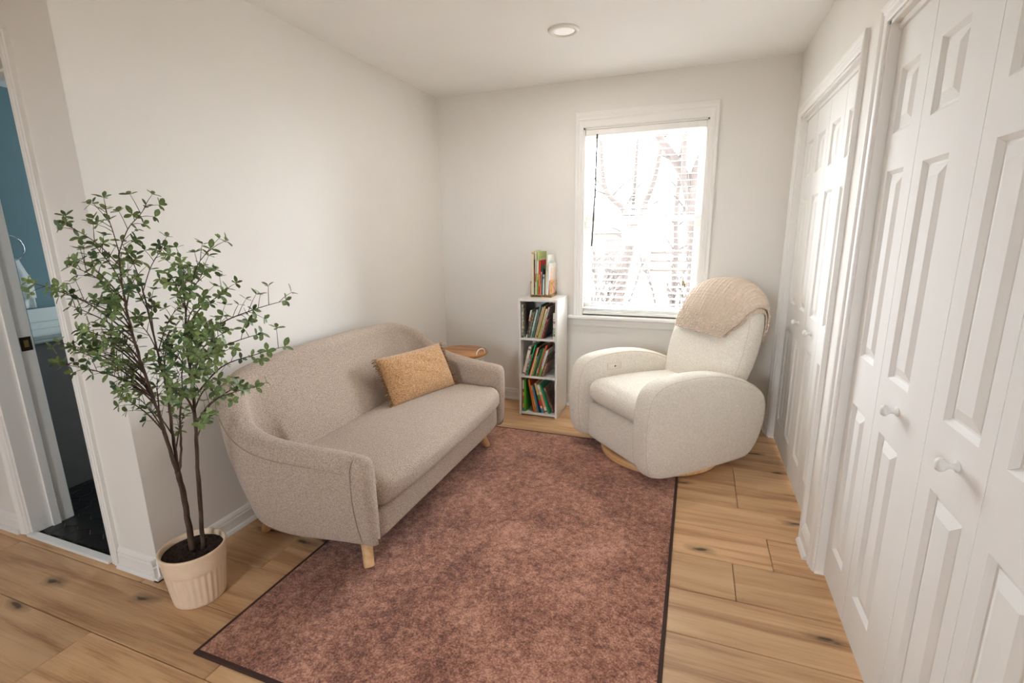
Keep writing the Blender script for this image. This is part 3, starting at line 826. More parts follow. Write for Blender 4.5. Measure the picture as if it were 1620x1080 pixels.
# ================================================================== BOOKSHELF
SX0, SX1, SYF, SYB, SZ = .800, 1.100, -.348, -.048, .908
bs = tag(empty('cube_bookshelf', (0, 0, 0)), 'narrow white three tier cube bookshelf beside the window', 'bookshelf')
T = .016
for x in (SX0, SX1-T): boxes('side_panel', [(x, x+T, SYF, SYB, .001, SZ)], M_SHELF, bs, bev=.001, seg=1)
SHZ = [.012, .303, .598, SZ-T]
for i, z in enumerate(SHZ): boxes('shelf', [(SX0+T, SX1-T, SYF+(.0 if i in (0, 3) else .004), SYB-.006, z, z+T)], M_SHELF, bs, bev=.001, seg=1)
boxes('back_panel', [(SX0+T, SX1-T, SYB-.006, SYB, .012, SZ)], M_SHELF, bs)
for z in (.02, .311, .606, SZ-.008):
    for y in (SYF+.05, SYB-.05):
        bm = bmesh.new(); lathe(bm, [(0, .001), (.004, .001), (.0045, 0)], 10); finish(bm, 'screw_cap', M_CORD, bs, True, (SX1, y, z), (0, PI/2, 0))

BM = {}
def bookmat(rgb, rgb2=None):
    k = (rgb, rgb2)
    if k not in BM:
        BM[k] = mat('book_cover_%d' % len(BM), L(*rgb), .45, var=.05) if rgb2 is None else mat('book_cover_%d' % len(BM), L(*rgb), .45, col2=L(*rgb2), vscale=45, pos=(.44, .56))
    return BM[k]
def book(label, x, y, z, th, hgt, dep, lean, col, col2=None, bands=(), group=None, yaw=0, name='picture_book', cover=None):
    """spine faces -y; x is the lower left (or right, if leaning left) corner"""
    b = tag(empty(name, (x, y, z), (0, math.radians(lean), math.radians(yaw))), label, 'book', group)
    sh_ = th if lean < 0 else 0   # pivot corner on the shelf
    o0 = -th if lean < 0 and False else 0
    x0, x1 = (0, th) if lean >= 0 else (0, th)
    if lean >= 0: x0, x1 = -th, 0
    c = .0022
    m = bookmat(col, col2)
    boxes('cover', [(x0, x0+c, 0, dep, 0, hgt), (x1-c, x1, 0, dep, 0, hgt), (x0+c, x1-c, 0, c, 0, hgt)], m, b)
    boxes('pages', [(x0+c, x1-c, c, dep-.003, .003, hgt-.003)], M_PAGES, b)
    for (a0, a1, bc) in bands:
        boxes('spine_band', [(x0+.0004, x1-.0004, -.0006, .0003, hgt*a0, hgt*a1)], bookmat(bc), b)
    if cover:
        boxes('cover_print', [(x1-.0002, x1+.0006, dep*.12, dep*.88, hgt*.3, hgt*.85)], bookmat(cover), b)
    return b
G = ['books on the top shelf', 'books on the middle shelf', 'books on the bottom shelf', 'books in the wire rack']
X0 = SX0+T+.001
# ---- top tier
Z = SHZ[2]+T+.0005
def upright(label, off, *a, **k): return book(label, X0+off, *a, **k)
book('tall pale floral spine book upright at one end of the top shelf', X0+.016, SYF+.012, Z, .010, .252, .225, 0, (214, 208, 190), (120, 132, 108), ((.0, .08, (60, 56, 48)),), G[0])
book('tall dark leaf patterned book beside the pale floral spine', X0+.029, SYF+.045, Z, .009, .250, .20, 0.0, (92, 64, 46), (40, 34, 30), (), G[0])
def row(lst, start, z, group, gap=.0008):
    x = start; prev = None
    for it in lst:
        lab, th, hg, dp, lean, col, col2, bands, fy = it
        a = math.radians(abs(lean))
        # pivot: lower right corner for right lean (x0=-th), lower left for left lean
        if lean >= 0:
            x += th/math.cos(a)+gap
            dz = 0 if lean == 0 else th*math.sin(a)
            book(lab, x - (th/math.cos(a)-th*math.cos(a)), SYF+fy, z, th, hg, dp, lean, col, col2, bands, group)
        else:
            zt = hg*math.cos(a)
            if prev is not None:
                xp, tp, ap, hp = prev
                q = min(zt, hp*math.cos(ap))
                x = max(xp+tp/math.cos(ap)+gap, xp+tp/math.cos(ap)-q*math.tan(ap)+gap+q*math.tan(a))
            book(lab, x, SYF+fy, z, th, hg, dp, lean, col, col2, bands, group)
            prev = (x, th, a, hg)
    return x
W_ = (232, 228, 218)
row([
 ('slim book with navy spine, white lettering strip and orange tip', .010, .212, .20, 10.5, (206, 214, 206), None, ((.12, .62, (34, 40, 62)), (.64, .76, (206, 120, 78)), (.22, .24, W_), (.3, .5, (90, 96, 120))), .014),
 ('thin brown woven pattern book next to the navy spine', .007, .195, .20, 11.5, (150, 112, 74), (84, 60, 40), (), .022),
 ('thin sage green book with brown foot on the top shelf', .007, .208, .20, 12.5, (150, 168, 150), (116, 98, 76), (), .018),
 ('thin dark brown book behind the pale aqua spine', .006, .215, .20, 13, (88, 66, 48), None, (), .026),
 ('pale aqua spine book leaning at mid top shelf', .012, .222, .20, 13.8, (186, 208, 202), (160, 190, 186), ((.0, .25, (120, 150, 150)),), .012),
 ('tall mint green spine book rising above the aqua one', .008, .252, .20, 14, (128, 176, 152), None, (), .04),
 ('black cover book with red flecks on the top shelf', .012, .245, .20, 14.4, (36, 34, 32), (60, 36, 28), ((.55, .7, (150, 60, 40)),), .03),
 ('tan grey spine book leaning on the top shelf', .010, .246, .21, 14.8, (190, 170, 146), None, ((.0, .3, (176, 160, 140)),), .012),
 ('golden tan spine book with dark red edge', .009, .250, .21, 15.2, (202, 172, 112), None, ((.05, .09, (120, 60, 40)),), .014),
 ('dark maroon spine thin book on the top shelf', .005, .24, .21, 15.4, (96, 40, 30), None, (), .02),
 ('lime and white speckled spine book on the top shelf', .011, .232, .21, 15.7, (196, 200, 128), (222, 214, 180), ((.0, .5, (172, 178, 60)),), .010),
 ('tall lilac grey mottled spine book on the top shelf', .012, .248, .21, 16, (190, 178, 176), (160, 148, 146), (), .011),
 ('short dark book with red and green flowers on its spine', .012, .150, .20, 16.4, (44, 52, 40), (176, 70, 50), ((.0, .06, (196, 60, 50)), (.9, .99, (200, 90, 50))), .012),
 ('short black spine book next to the white lettered one', .009, .140, .20, 16.4, (40, 36, 34), None, (), .03),
], X0+.034, Z, G[0])
zb_ = book('white spine book with green and black spine lettering', SX1-T-.002, SYF+.012, Z, .017, .196, .20, 0, (226, 220, 208), None, (), G[0])
def spine_text(parent, txt, m, size, x, z, nm='spine_lettering'):
    cu = bpy.data.curves.new('t', 'FONT'); cu.body = txt; cu.size = size; cu.align_x = 'CENTER'; cu.align_y = 'CENTER'; cu.extrude = .0004
    cu.offset = .0006
    o = bpy.data.objects.new('t', cu); COL.objects.link(o)
    dg = bpy.context.evaluated_depsgraph_get(); me = bpy.data.meshes.new_from_object(o.evaluated_get(dg))
    bpy.data.objects.remove(o)
    me.materials.clear()
    return link(nm, me, m, parent, (x, -.0008, z), (PI/2, PI/2, 0))
spine_text(zb_, 'ZOOM', mat('green_print', L(40, 150, 70), .5), .021, -.0085, .055)
spine_text(zb_, '23', mat('black_print', L(48, 46, 48), .5), .018, -.0085, .128)
spine_text(zb_, '1', mat('red_print', L(190, 60, 50), .5), .018, -.0085, .152)

# ---- middle tier
Z = SHZ[1]+T+.0005
row([
 ('thick white spine book leaning first on the middle shelf', .021, .232, .20, 14, (224, 216, 202), None, ((.88, .93, (110, 100, 90)), (.06, .09, (60, 56, 52)), (.3, .6, (206, 198, 186))), .012),
 ('short purple and white patterned book beside the thick white one', .012, .165, .20, 15, (196, 176, 190), (112, 84, 120), ((.9, .98, (206, 90, 60)),), .012),
 ('bright emerald green spine book on the middle shelf', .009, .255, .20, 15.5, (40, 160, 90), None, (), .011),
 ('dark cover thin book behind the emerald spine', .006, .245, .2, 15.8, (52, 44, 38), None, (), .04),
 ('crimson spine book on the middle shelf', .008, .225, .20, 16, (156, 34, 52), None, (), .016),
 ('cream yellow spine book on the middle shelf', .008, .232, .20, 16.2, (228, 202, 146), None, (), .012),
 ('short tan book with blue cap on the middle shelf', .011, .16, .20, 16.4, (188, 158, 92), (160, 130, 70), ((.86, .99, (90, 150, 170)),), .012),
 ('dark green spine book with pale stripe on the middle shelf', .010, .215, .20, 16.5, (52, 84, 58), None, ((.0, .9, (70, 110, 80)),), .013),
 ('forest green spine book beside the pale striped one', .010, .232, .20, 16.6, (44, 72, 46), (30, 52, 34), (), .013),
 ('leaf green spine book on the middle shelf', .010, .228, .20, 16.7, (96, 148, 74), None, ((.12, .3, (170, 176, 140)),), .012),
 ('tall orange red spine book on the middle shelf', .010, .256, .20, 16.8, (198, 84, 48), None, ((.0, .45, (170, 50, 40)), (.1, .14, (230, 200, 120))), .012),
 ('pale blue and green spine book on the middle shelf', .008, .215, .20, 17, (164, 200, 208), None, ((.0, .4, (96, 150, 60)),), .014),
 ('white spine book with lime foot on the middle shelf', .009, .22, .20, 17, (220, 214, 202), None, ((.0, .28, (110, 168, 60)),), .013),
 ('brown spine book near the end of the middle shelf', .009, .165, .2, 17.2, (130, 96, 56), (84, 64, 44), (), .014),
 ('small orange and grey book last on the middle shelf', .009, .11, .2, 17.2, (206, 130, 80), (120, 130, 130), (), .014),
], X0+.003, Z, G[1])
# ---- bottom tier
Z = SHZ[0]+T+.0005
row([
 ('multicoloured striped spine book upright on the bottom shelf', .012, .252, .20, 0, (200, 110, 70), None, ((.0, .12, (60, 130, 160)), (.12, .25, (220, 150, 80)), (.25, .38, (90, 140, 90)), (.38, .5, (206, 90, 60)), (.5, .62, (230, 180, 90)), (.62, .72, (150, 90, 60)), (.72, 1, (226, 220, 208))), .012),
 ('bright green book upright on the bottom shelf', .013, .256, .20, 0, (84, 176, 56), None, (), .011),
], X0+.006, Z, G[2])
row([
 ('dark brown book leaning behind the green one on the bottom shelf', .009, .235, .19, -9.0, (92, 68, 44), None, (), .03),
 ('tall orange spine book leaning on the bottom shelf', .012, .262, .20, -10, (208, 112, 50), None, (), .011),
 ('shorter amber spine book with pale pattern on the bottom shelf', .009, .215, .20, -11, (214, 160, 90), (196, 120, 60), (), .013),
 ('sky blue spine book on the bottom shelf', .010, .215, .20, -12, (74, 146, 186), None, (), .013),
 ('charcoal spine book on the bottom shelf', .012, .225, .20, -13, (48, 48, 52), None, (), .014),
 ('book with tan, green, red and blue spine on the bottom shelf', .016, .240, .20, -14.5, (206, 172, 110), None, ((.0, .16, (70, 140, 180)), (.16, .24, (225, 220, 205)), (.24, .44, (206, 46, 52)), (.44, .62, (70, 150, 64)), (.62, .7, (230, 196, 110))), .012),
 ('thick white spine book with orange red lettering on the bottom shelf', .020, .232, .20, -17, (226, 220, 208), None, ((.22, .66, (226, 140, 110)), (.04, .10, (150, 60, 50)), (.75, .85, (200, 190, 180))), .012),
 ('emerald spine book leaning beside the thick white one', .012, .238, .20, -18, (40, 150, 98), None, (), .012),
 ('brown and pink patterned book leaning last on the bottom shelf', .016, .205, .17, -20, (150, 110, 96), (96, 66, 56), (), .04),
], X0+.083, Z, G[2])

# ---- wire rack on the shelf with books
RZ = SZ+.0005
rk = tag(empty('wire_book_rack', (.858, -.222, RZ)), 'small antique gold wire book rack on top of the bookshelf', 'book rack')
RW, RD = .160, .150
def wire(nm, pts, r=.0026):
    bm = bmesh.new(); tube(bm, pts, r, 8); finish(bm, nm, M_GOLD, rk, True)
for yy in (0, RD):
    wire('base_rail', [(0, yy, .003), (RW, yy, .003)])
    wire('base_rail', [(0, yy, .016), (RW, yy, .016)])
for xx in (0, RW*.5, RW):
    wire('cross_rail', [(xx, 0, .003), (xx, RD, .003)])
    wire('cross_rail', [(xx, 0, .016), (xx, RD, .016)])
    for yy in (0, RD): wire('foot', [(xx, yy, .0005), (xx, yy, .018)])
for xx in (0, RW):
    for yy in (0, RD): wire('post', [(xx, yy, .003), (xx, yy, .118)])
    wire('end_rail', [(xx, 0, .116), (xx, RD, .116)])
wire('front_wire', [(0, 0, .116), (0, RD, .016)]); wire('front_wire', [(RW, 0, .116), (RW, RD, .016)])
Z = RZ+.0195
bx, by = .862, -.218
def rbook(lab, off, th, hg, dp, col, col2=None, bands=(), lean=0, fy=0, cover=None):
    return book(lab, bx+off+th, by+fy, Z, th, hg, dp, lean, col, col2, bands, G[3], cover=cover)
rbook('tall thick cream spine book first in the gold wire rack', .000, .017, .325, .19, (222, 208, 178), None, ((.93, .97, (180, 160, 120)),))
rbook('dark book with red and green spine in the wire rack', .018, .010, .26, .17, (52, 34, 28), (30, 26, 22), ((.0, .2, (70, 96, 56)), (.3, .75, (90, 34, 28))), fy=.004)
rbook('slim white book in the wire rack', .029, .008, .315, .19, (228, 222, 210), None, ((.3, .5, (190, 120, 90)),), fy=.003)
rbook('tall lime green book with printed cover in the wire rack', .038, .012, .318, .20, (172, 190, 112), None, ((.0, .35, (122, 158, 66)), (.5, .8, (226, 224, 204))), 1.5, cover=(206, 206, 168))
rbook('red spine book with teal cover in the wire rack', .054, .010, .255, .15, (206, 52, 38), None, ((.25, .6, (226, 140, 80)),), 1.5, cover=(110, 160, 150))
rbook('small faded pink spine book in the wire rack', .067, .008, .17, .13, (206, 150, 130), None, ((.5, .9, (150, 110, 100)),), 1.5, fy=.002)
rbook('dark teal short book in the wire rack', .077, .007, .19, .14, (54, 66, 62), None, (), 1.5, fy=.01)
rbook('pale blue spine book in the wire rack', .086, .010, .150, .13, (188, 206, 210), None, ((.8, .9, (80, 90, 110)),), 1.5, fy=.002)
rbook('tan spine book rising in the wire rack', .097, .008, .225, .17, (206, 166, 96), None, (), 1.5, fy=.03)
rbook('tall white book with pale print in the wire rack', .108, .009, .295, .19, (234, 232, 226), None, ((.6, .75, (206, 214, 206)),), 2, fy=.01, cover=(214, 222, 214))
rbook('white book with pink tree print on its cover in the wire rack', .120, .010, .235, .19, (236, 234, 230), None, (), 3, fy=.001, cover=(232, 210, 196))
rbook('low peach cover book at the end of the wire rack', .134, .009, .105, .12, (222, 164, 120), None, (), 2, fy=.012)

# ================================================================== ARMCHAIR (local: x lateral, y depth to rear)
AO = Vector((1.62, -.915, 0))
ch = tag(empty('recliner_armchair', AO, (0, 0, -PI/4)), 'cream boucle swivel recliner armchair beside the closet doors', 'armchair')
side = [(.06, .055), (-.045, .085), (-.085, .16), (-.098, .30), (-.092, .44), (-.068, .535), (-.01, .588), (.09, .612), (.25, .619), (.42, .602), (.58, .555), (.71, .497), (.785, .425), (.806, .33), (.79, .22), (.75, .13), (.69, .068), (.60, .052), (.40, .048), (.22, .048)]
sp = [(p.x, p.y) for p in catmull([(a, b, 0) for a, b in side], 4, True)]
def inset(pts, d):
    n = len(pts); out = []
    for i in range(n):
        a, b = Vector(pts[i-1]), Vector(pts[(i+1) % n]); t = (b-a).normalized(); nn = Vector((t.y, -t.x))
        out.append((pts[i][0]+nn.x*d, pts[i][1]+nn.y*d))
    return out
ar = sum(sp[i-1][0]*sp[i][1]-sp[i][0]*sp[i-1][1] for i in range(len(sp)))
SGN = 1 if ar < 0 else -1
def arm(x0, x1):
    bm = bmesh.new(); r = .040; rings = []
    N_ = 6
    seq = [(x0+r*(1-math.cos(PI/2*k/N_)), r*(1-math.sin(PI/2*k/N_))) for k in range(N_+1)] + [((x0+x1)/2, -.004)] + [(x1-r*(1-math.cos(PI/2*k/N_)), r*(1-math.sin(PI/2*k/N_))) for k in range(N_, -1, -1)]
    inner = [(x0-.002, r+.05)]
    def ring(x, d): return [(x, a, b) for a, b in inset(sp, SGN*d)]
    rings = [ring(x0-.004, r+.03)]+[ring(x, d) for x, d in seq]+[ring(x1+.004, r+.03)]
    rows = loft(bm, rings, False, False)
    for rr in (rows[0], rows[-1]):
        c = bm.verts.new(sum((v.co for v in rr), Vector())/len(rr))
        for a, b in zip(rr, rr[1:]+rr[:1]): bm.faces.new((a, b, c))
    o = finish(bm, 'arm', M_CHAIR, ch, True)
    return o
HW = .400
aL = arm(-HW, -HW+.135); aR = arm(HW-.135, HW)
for o_, xs in ((aL, (-HW+.012, -HW+.123)), (aR, (HW-.123, HW-.012))):
    for x in xs:
        bm = bmesh.new(); closed_tube(bm, [(x, a, b) for a, b in inset(sp, SGN*.0105)], .0022, 6); finish(bm, 'seam', M_CSEAM, o_, True)
def seatfn(P):
    return (P.x, P.y, P.z + .03*smooth((.25-P.y)/.3)*0 - .012*smooth((P.y-.2)/.4))
bm = bmesh.new(); soft_box(bm, (0, .295, .395), (.268, .335, .078), .07, 20, (0, .012, .022), seatfn); finish(bm, 'seat_cushion', M_CHAIR, ch, True)
bm = bmesh.new(); soft_box(bm, (0, .022, .192), (.266, .052, .122), .04, 16, (0, .012, 0)); finish(bm, 'footrest', M_CHAIR, ch, True)
bm = bmesh.new(); soft_box(bm, (0, .40, .20), (.262, .33, .13), .04, 10); finish(bm, 'seat_frame', M_CHAIR, ch, True)
# backrest
def back_ring(z):
    t = max(0, (z-.62)/(1.062-.62)); t2 = max(0, (z-.70)/(1.062-.70))
    wd = .318*(max(1e-4, 1-min(1, t)**2.9))**(1/2.3)
    wd *= lerp(.86, 1, smooth((z-.33)/.32))
    dp = .118*(max(1e-4, 1-min(1, t2)**3.2))**(1/2.2)
    cv = .668+.31*(z-.43)
    return wd, dp, cv
bm = bmesh.new(); rings = []
zs = [.33, .36, .42, .50, .58, .66, .74, .81, .87, .92, .96, .99, 1.012, 1.030, 1.043, 1.052, 1.058, 1.0605]
for z in zs:
    wd, dp, cv = back_ring(z); ring = []
    for k in range(56):
        a = 2*PI*k/56; c, s = math.cos(a), math.sin(a); e = 2/2.9
        ring.append((wd*math.copysign(abs(c)**e, c), cv+dp*math.copysign(abs(s)**e, s), z))
    rings.append(ring)
loft(bm, rings)
bvh_src = bm.copy(); bmesh.ops.recalc_face_normals(bvh_src, faces=bvh_src.faces); bvh = BVHTree.FromBMesh(bvh_src); bvh_src.free()
bk = finish(bm, 'backrest', M_CHAIR, ch, True)
# seam round the front edge of the back
bm = bmesh.new(); pts = []
for z in zs[1:-4]:
    wd, dp, cv = back_ring(z); pts.append((wd*.955, cv-dp*.62, z))
tube(bm, catmull(pts, 3), .0022, 6); finish(bm, 'seam', M_CSEAM, bk, True)
# base
bm = bmesh.new(); R0, R1 = .305, .362
lathe(bm, [(R0, .0005), (R0, .036), (R0+.003, .040), (R1-.004, .040), (R1, .036), (R1, .006), (R1-.003, .0005), (R0, .0005)], 72); finish(bm, 'base_ring', M_LEG, ch, True, (0, .345, .0105))
bm = bmesh.new(); lathe(bm, [(0, .025), (.06, .025), (.06, .075), (0, .075)], 24); finish(bm, 'swivel_hub', M_DKPL, ch, True, (0, .345, 0))
boxes('base_spider', [(-.307, .307, .325, .365, .028, .045), (-.02, .02, .04, .65, .028, .045)], M_DKPL, ch)
# control panel on the inner face of the far arm
cp = boxes('control_panel', [(-.0035, .0035, -.055, .055, -.024, .024)], M_CREAMPL, ch, bev=.002, loc=(-HW+.1415, .175, .528), rot=(math.radians(2), 0, 0))
boxes('control_plate', [(.0035, .0055, -.032, .032, -.014, .014)], mat('white_plastic', L(236, 230, 220), .35), cp, bev=.001)
for dy in (-.018, 0, .018): boxes('button', [(.0055, .0075, dy-.006, dy+.006, -.005, .005)], M_DKPL if dy == 0 else M_CREAMPL, cp, bev=.001, seg=1)

# ---- blanket over the back
def blanket(name, parent, u_edge, off, phi0, phi1, skew, seed, th=.010, nseg=150, nu=130):
    """u_edge: functions of s (0 front .. 1 rear) -> (u left, u right)"""
    bm = bmesh.new(); uvl = bm.loops.layers.uv.new('UVMap')
    r = random.Random(seed); rows = []; co = {}
    for i in range(nseg+1):
        s = i/nseg; rowv = []
        for j in range(nu+1):
            w = j/nu
            ul, ur = u_edge(s); u = lerp(ul, ur, w)
            p0 = phi0+skew*(w-.5)
            ph = lerp(p0, phi1, s)
            d = Vector((0, -math.cos(ph), math.sin(ph)))
            c = Vector((max(-.30, min(.30, u)), .80, .72))
            hit, nrm, _, _ = bvh.ray_cast(c+d*1.2, -d)
            if hit is None: hit, nrm, _, _ = bvh.find_nearest(c+d*.3)
            rip = .0017*math.sin(u*300+1.4*math.sin(s*9+u*11)) + .0014*math.sin(s*150+1.5*math.sin(u*37))*smooth((.34-s)/.2)
            p = hit + nrm*(off + rip + .003*math.sin(u*23+s*5)*math.sin(s*21+u*9)) + Vector(((u-c.x), 0, 0))
            v = bm.verts.new(p); co[v] = (w*.45, s*1.0); rowv.append(v)
        rows.append(rowv)
    grid_faces(bm, rows)
    for f in bm.faces:
        for l in f.loops: l[uvl].uv = co[l.vert]
    o = finish(bm, name, M_GAUZE, parent, True)
    sm_ = o.modifiers.new('thick', 'SOLIDIFY'); sm_.thickness = th; sm_.offset = 0
    return o
bkt = tag(empty('gauze_blanket', AO, (0, 0, -PI/4)), 'beige crinkled gauze blanket draped over the top of the armchair', 'blanket')
ue = lambda s: (interp([(0, -.235), (.45, -.21), (1, -.20)], s), interp([(0, .165), (.25, .235), (.45, .262), (.6, .27), (1, .275)], s))
blanket('upper_layer', bkt, ue, .025, math.radians(11), math.radians(172), math.radians(-6), 2)
ue2 = lambda s: (interp([(0, -.225), (1, -.20)], s), interp([(0, .18), (.25, .252), (.45, .276), (1, .285)], s))
blanket('folded_layer', bkt, ue2, .0085, math.radians(15), math.radians(166), math.radians(-6), 4, .007)

# ================================================================== POTTED TREE
PX, PY = .25, -2.59
pt = tag(empty('potted_tree', (PX, PY, 0)), 'slender leafy artificial tree in a ribbed cream pot beside the sofa', 'plant')
bm = bmesh.new()
nn = 120; rows = []
def rr(z): return lerp(.090, .115, (z/.22)**.9)
prof = [(.0, .0), (.06, 0), (.086, 0), (.0905, .004)] + [(None, z) for z in (.02, .06, .10, .13, .137, .142, .15, .18, .208)] + [(.1155, .216), (.113, .2195), (.108, .219), (.105, .214), (.103, .195), (.102, .17), (0, .17)]
for r, z in prof:
    if r == 0: rows.append([bm.verts.new((0, 0, z))]); continue
    ring = []
    for k in range(nn):
        a = 2*PI*k/nn
        q = rr(z) if r is None else r
        if r is None and z < .139: q -= .0030*(1 if k % 4 in (2, 3) else 0)+.0006
        ring.append(bm.verts.new((q*math.cos(a), q*math.sin(a), z)))
    rows.append(ring)
for a, b in zip(rows, rows[1:]):
    for k in range(nn):
        k2 = (k+1) % nn
        if len(a) == 1: bm.faces.new((a[0], b[k], b[k2]))
        elif len(b) == 1: bm.faces.new((a[k], a[k2], b[0]))
        else: bm.faces.new((a[k], a[k2], b[k2], b[k]))
finish(bm, 'pot', M_POT, pt, True)
bm = bmesh.new(); r_ = random.Random(3); rows = []
for i in range(14):
    q = .1035*i/13; rows.append([bm.verts.new((q*math.cos(2*PI*k/44), q*math.sin(2*PI*k/44), .197+(r_.uniform(-.004, .006) if i < 13 else 0))) for k in range(44)])
grid_faces(bm, rows, closed_v=True); bmesh.ops.remove_doubles(bm, verts=bm.verts, dist=.0005)
finish(bm, 'soil', M_SOIL, pt, True)
def loc_(p): return Vector((p[0]-PX, p[1]-PY, p[2]))
tA0 = [(0.246, -2.59, 0.19), (0.252, -2.59, 0.414), (0.257, -2.6, 0.538)]
tA1 = [(0.257, -2.6, 0.538), (0.242, -2.61, 0.678), (0.242, -2.62, 0.78), (0.267, -2.66, 0.957), (0.312, -2.7, 1.12), (0.345, -2.72, 1.248), (0.365, -2.725, 1.344)]
tA2 = [(0.255, -2.597, 0.50), (0.235, -2.58, 0.666), (0.248, -2.58, 0.815), (0.273, -2.6, 0.919), (0.287, -2.62, 1.083), (0.307, -2.64, 1.257)]
tA3 = [(0.256, -2.599, 0.52), (0.262, -2.58, 0.60), (0.272, -2.57, 0.72), (0.30, -2.56, 0.86), (.33, -2.56, .98)]
tB0 = [(0.277, -2.57, 0.19), (0.325, -2.57, 0.549), (0.342, -2.56, 0.746), (0.355, -2.56, 0.891), (0.39, -2.58, 1.038), (0.44, -2.6, 1.15)]
stems = []
def stem(nm, pts, r0, r1):
    c = catmull([loc_(p) for p in pts], 6); n = len(c); rs = random.Random(len(stems)+1)
    c = [p+Vector((rs.uniform(-.0015, .0015), rs.uniform(-.0015, .0015), 0)) for p in c]
    rad = [lerp(r0, r1, (k/(n-1))**.8)*(1+rs.uniform(-.06, .10)) for k in range(n)]
    bm = bmesh.new(); tube(bm, c, rad, 9); finish(bm, nm, M_BARK, pt, True)
    stems.extend((p, rad[k]) for k, p in enumerate(c))
stem('trunk', tA0, .0115, .0088); stem('trunk', tB0, .0085, .0028)
stem('branch', tA1, .0075, .0022); stem('branch', tA2, .0065, .0020); stem('branch', tA3, .0050, .0018)
tips = [(0.33, -2.72, 1.478), (0.338, -2.602, 1.488), (0.27, -2.80, 1.429), (0.02, -2.799, 1.255), (0.22, -2.76, 1.327), (0.32, -2.83, 1.31), (0.26, -2.83, 1.235), (-0.008, -2.741, 1.043), (0.10, -2.79, .985), (0.22, -2.80, 1.185), (-0.027, -2.701, 1.012), (0.26, -2.76, 0.96), (0.25, -2.505, 1.355), (0.494, -2.629, 1.323), (0.18, -2.62, 1.291), (0.40, -2.71, 1.271), (0.28, -2.76, 1.118), (0.25, -2.71, 1.063), (0.202, -2.611, 1.121), (0.18, -2.54, 1.175), (0.28, -2.74, 1.372), (0.40, -2.80, 1.25), (0.18, -2.60, 1.379), (0.18, -2.75, 1.037), (0.34, -2.76, 1.20), (0.66, -2.65, 1.352), (0.52, -2.50, 1.212), (0.818, -2.545, 1.189), (0.791, -2.546, 1.039), (0.74, -2.58, 1.086), (0.694, -2.589, 0.906), (0.533, -2.519, 0.878), (0.53, -2.70, 1.28), (0.56, -2.68, 1.27), (0.60, -2.64, 1.28), (0.22, -2.46, 1.14), (0.692, -2.56, 1.156), (0.60, -2.63, 1.026), (0.448, -2.617, 1.005), (0.60, -2.64, 1.105), (0.43, -2.66, 1.02), (0.218, -2.586, 0.886), (0.158, -2.60, 0.783), (0.20, -2.50, 0.715), (0.412, -2.547, 0.762), (0.30, -2.47, 1.098), (0.495, -2.50, 1.067), (0.18, -2.50, 1.032), (0.12, -2.66, 0.836), (0.56, -2.68, 0.979)]
tips += [(0.09, -2.64, 0.968), (0.14, -2.62, 0.917), (0.224, -2.545, 1.018), (0.231, -2.513, 0.89), (0.15, -2.62, 0.819), (0.112, -2.651, 0.988), (0.668, -2.714, 1.045), (0.387, -2.618, 0.866), (0.511, -2.577, 0.911), (0.06, -2.70, 1.075), (0.182, -2.764, 1.104), (0.285, -2.617, 0.97), (0.537, -2.666, 1.105), (0.527, -2.6, 1.197), (0.207, -2.7, 0.918), (0.482, -2.717, 0.928), (0.659, -2.672, 1.064)]
def leaf_mesh():
    bm = bmesh.new()
    out = [(0, 0), (.12, .10), (.35, .24), (.62, .27), (.85, .17), (1, 0)]
    top = [bm.verts.new((x, y, .10*y-.12*x*x+.05*x)) for x, y in out]
    mid = [bm.verts.new((x, 0, -.03*(1 if 0 < x < 1 else 0)-.12*x*x+.05*x)) for x, y in out[1:-1]]
    bot = [bm.verts.new((x, -y, .10*y-.12*x*x+.05*x)) for x, y in out[1:-1]]
    m_ = [top[0]]+mid+[top[-1]]; b_ = [top[0]]+bot+[top[-1]]
    for i in range(5):
        for A, B in ((top, m_), (m_, b_)):
            f = [A[i], A[i+1], B[i+1], B[i]]; f2 = []
            for v in f:
                if v not in f2: f2.append(v)
            if len(f2) > 2:
                try: bm.faces.new(f2)
                except ValueError: pass
    me = bpy.data.meshes.new('leaf'); bm.to_mesh(me); bm.free()
    me.polygons.foreach_set('use_smooth', [True]*len(me.polygons)); me.materials.append(M_LEAF); return me
LM = leaf_mesh()
leaves = []
lr = random.Random(21)
def whorl(p, d, n, size):
    d = d.normalized(); a = d.orthogonal().normalized(); b = d.cross(a); ph = lr.uniform(0, 6.28)
    for k in range(n):
        t = ph+2*PI*k/n+lr.uniform(-.35, .35)
        v = (a*math.cos(t)+b*math.sin(t)+d*lr.uniform(.1, .7)).normalized()
        nrm = (d*1.0+Vector((lr.uniform(-.3, .3), lr.uniform(-.3, .3), .7))); nrm = (nrm-v*nrm.dot(v)).normalized()
        y_ = nrm.cross(v)
        s = size*lr.uniform(.75, 1.2)
        m = Matrix((v*s, y_*s, nrm*s)).transposed().to_4x4(); m.translation = p
        leaves.append(m)
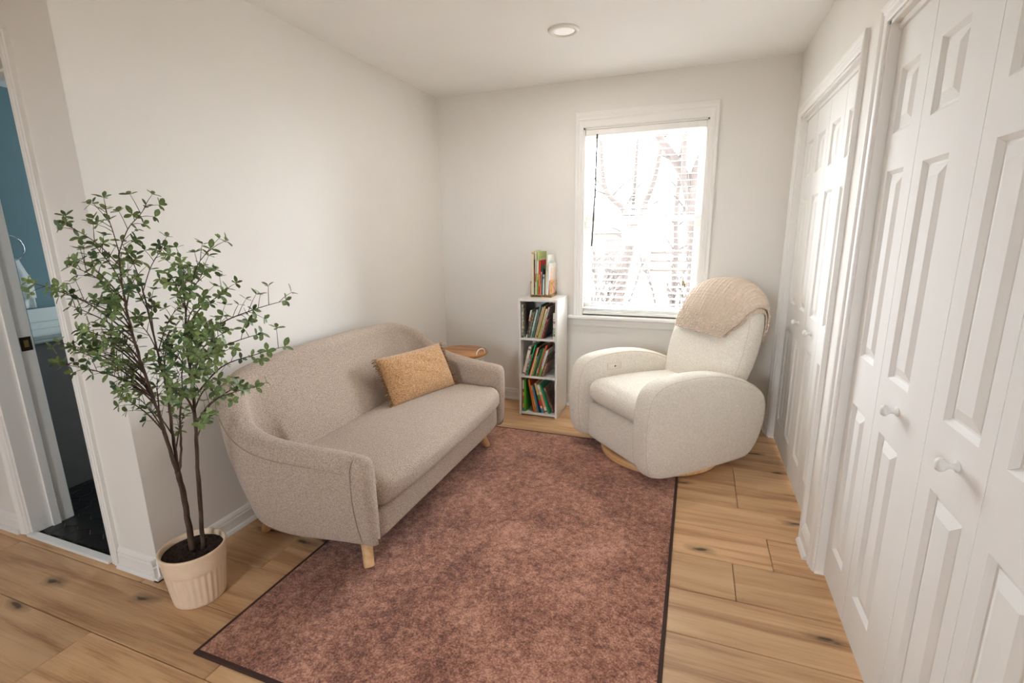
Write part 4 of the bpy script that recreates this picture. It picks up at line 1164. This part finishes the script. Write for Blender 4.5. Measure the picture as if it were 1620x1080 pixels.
for tp in tips:
    T_ = loc_(tp)
    best = min((q for q in stems if q[0].z > .45), key=lambda q: (q[0]-T_).length + (1.5*max(0, .10-(T_.z-q[0].z)+.25*math.hypot(T_.x-q[0].x, T_.y-q[0].y))) + (.3 if (q[0]-T_).length < .12 else 0))
    A, ra = best; D = T_-A; ln = D.length
    mid1 = A+D*.35+Vector((0, 0, .10*ln)); mid2 = A+D*.7+Vector((lr.uniform(-.03, .03)*ln, lr.uniform(-.03, .03)*ln, .06*ln))
    c = catmull([A, mid1, mid2, T_], 7); n = len(c); r0 = min(ra*.7, .0032)
    bm = bmesh.new(); tube(bm, c, [lerp(r0, .0008, k/(n-1)) for k in range(n)], 6)
    # side twigs
    for k in range(n):
        s = k/(n-1)
        if s > .30 and k % 2 == 1 and s < .97:
            dd = (c[min(k+1, n-1)]-c[k-1]).normalized()
            if lr.random() < .75:
                o_ = dd.orthogonal(); o_.rotate(Matrix.Rotation(lr.uniform(0, 6.28), 3, dd))
                e = c[k]+(dd*.7+o_*.8+Vector((0, 0, .25)))*lr.uniform(.025, .05)
                tube(bm, [c[k], (c[k]+e)/2+Vector((0, 0, .003)), e], [.0011, .0009, .0006], 5)
                whorl(e, e-c[k], lr.choice((3, 4, 4, 5)), .0265)
            else: whorl(c[k], dd, 3, .025)
    finish(bm, 'twig', M_BARK, pt, True)
    whorl(T_, c[-1]-c[-2], lr.choice((3, 4)), .028)
def wall_ok(m):
    p = m.translation
    X, Y = p.x+PX, p.y+PY
    return not (Y > YC-.04 and X < .04)
leaves = [m for m in leaves if wall_ok(m)]
cam = scn.camera.matrix_world.translation - Vector((PX, PY, 0))
leaves.sort(key=lambda m: (m.translation-cam).length/m.to_scale().x)
for m in leaves[:300]:
    o = link('leaf', LM, None, pt); o.matrix_local = m
if len(leaves) > 300:
    vs_, fs_ = [], []
    for m in leaves[300:]:
        k = len(vs_); vs_ += [m @ v.co for v in LM.vertices]; fs_ += [[k+i for i in p.vertices] for p in LM.polygons]
    me = bpy.data.meshes.new('foliage'); me.from_pydata([tuple(v) for v in vs_], [], fs_); me.polygons.foreach_set('use_smooth', [True]*len(me.polygons))
    o = link('foliage', me, M_LEAF, pt); o['kind'] = 'stuff'
print('leaves', len(leaves))
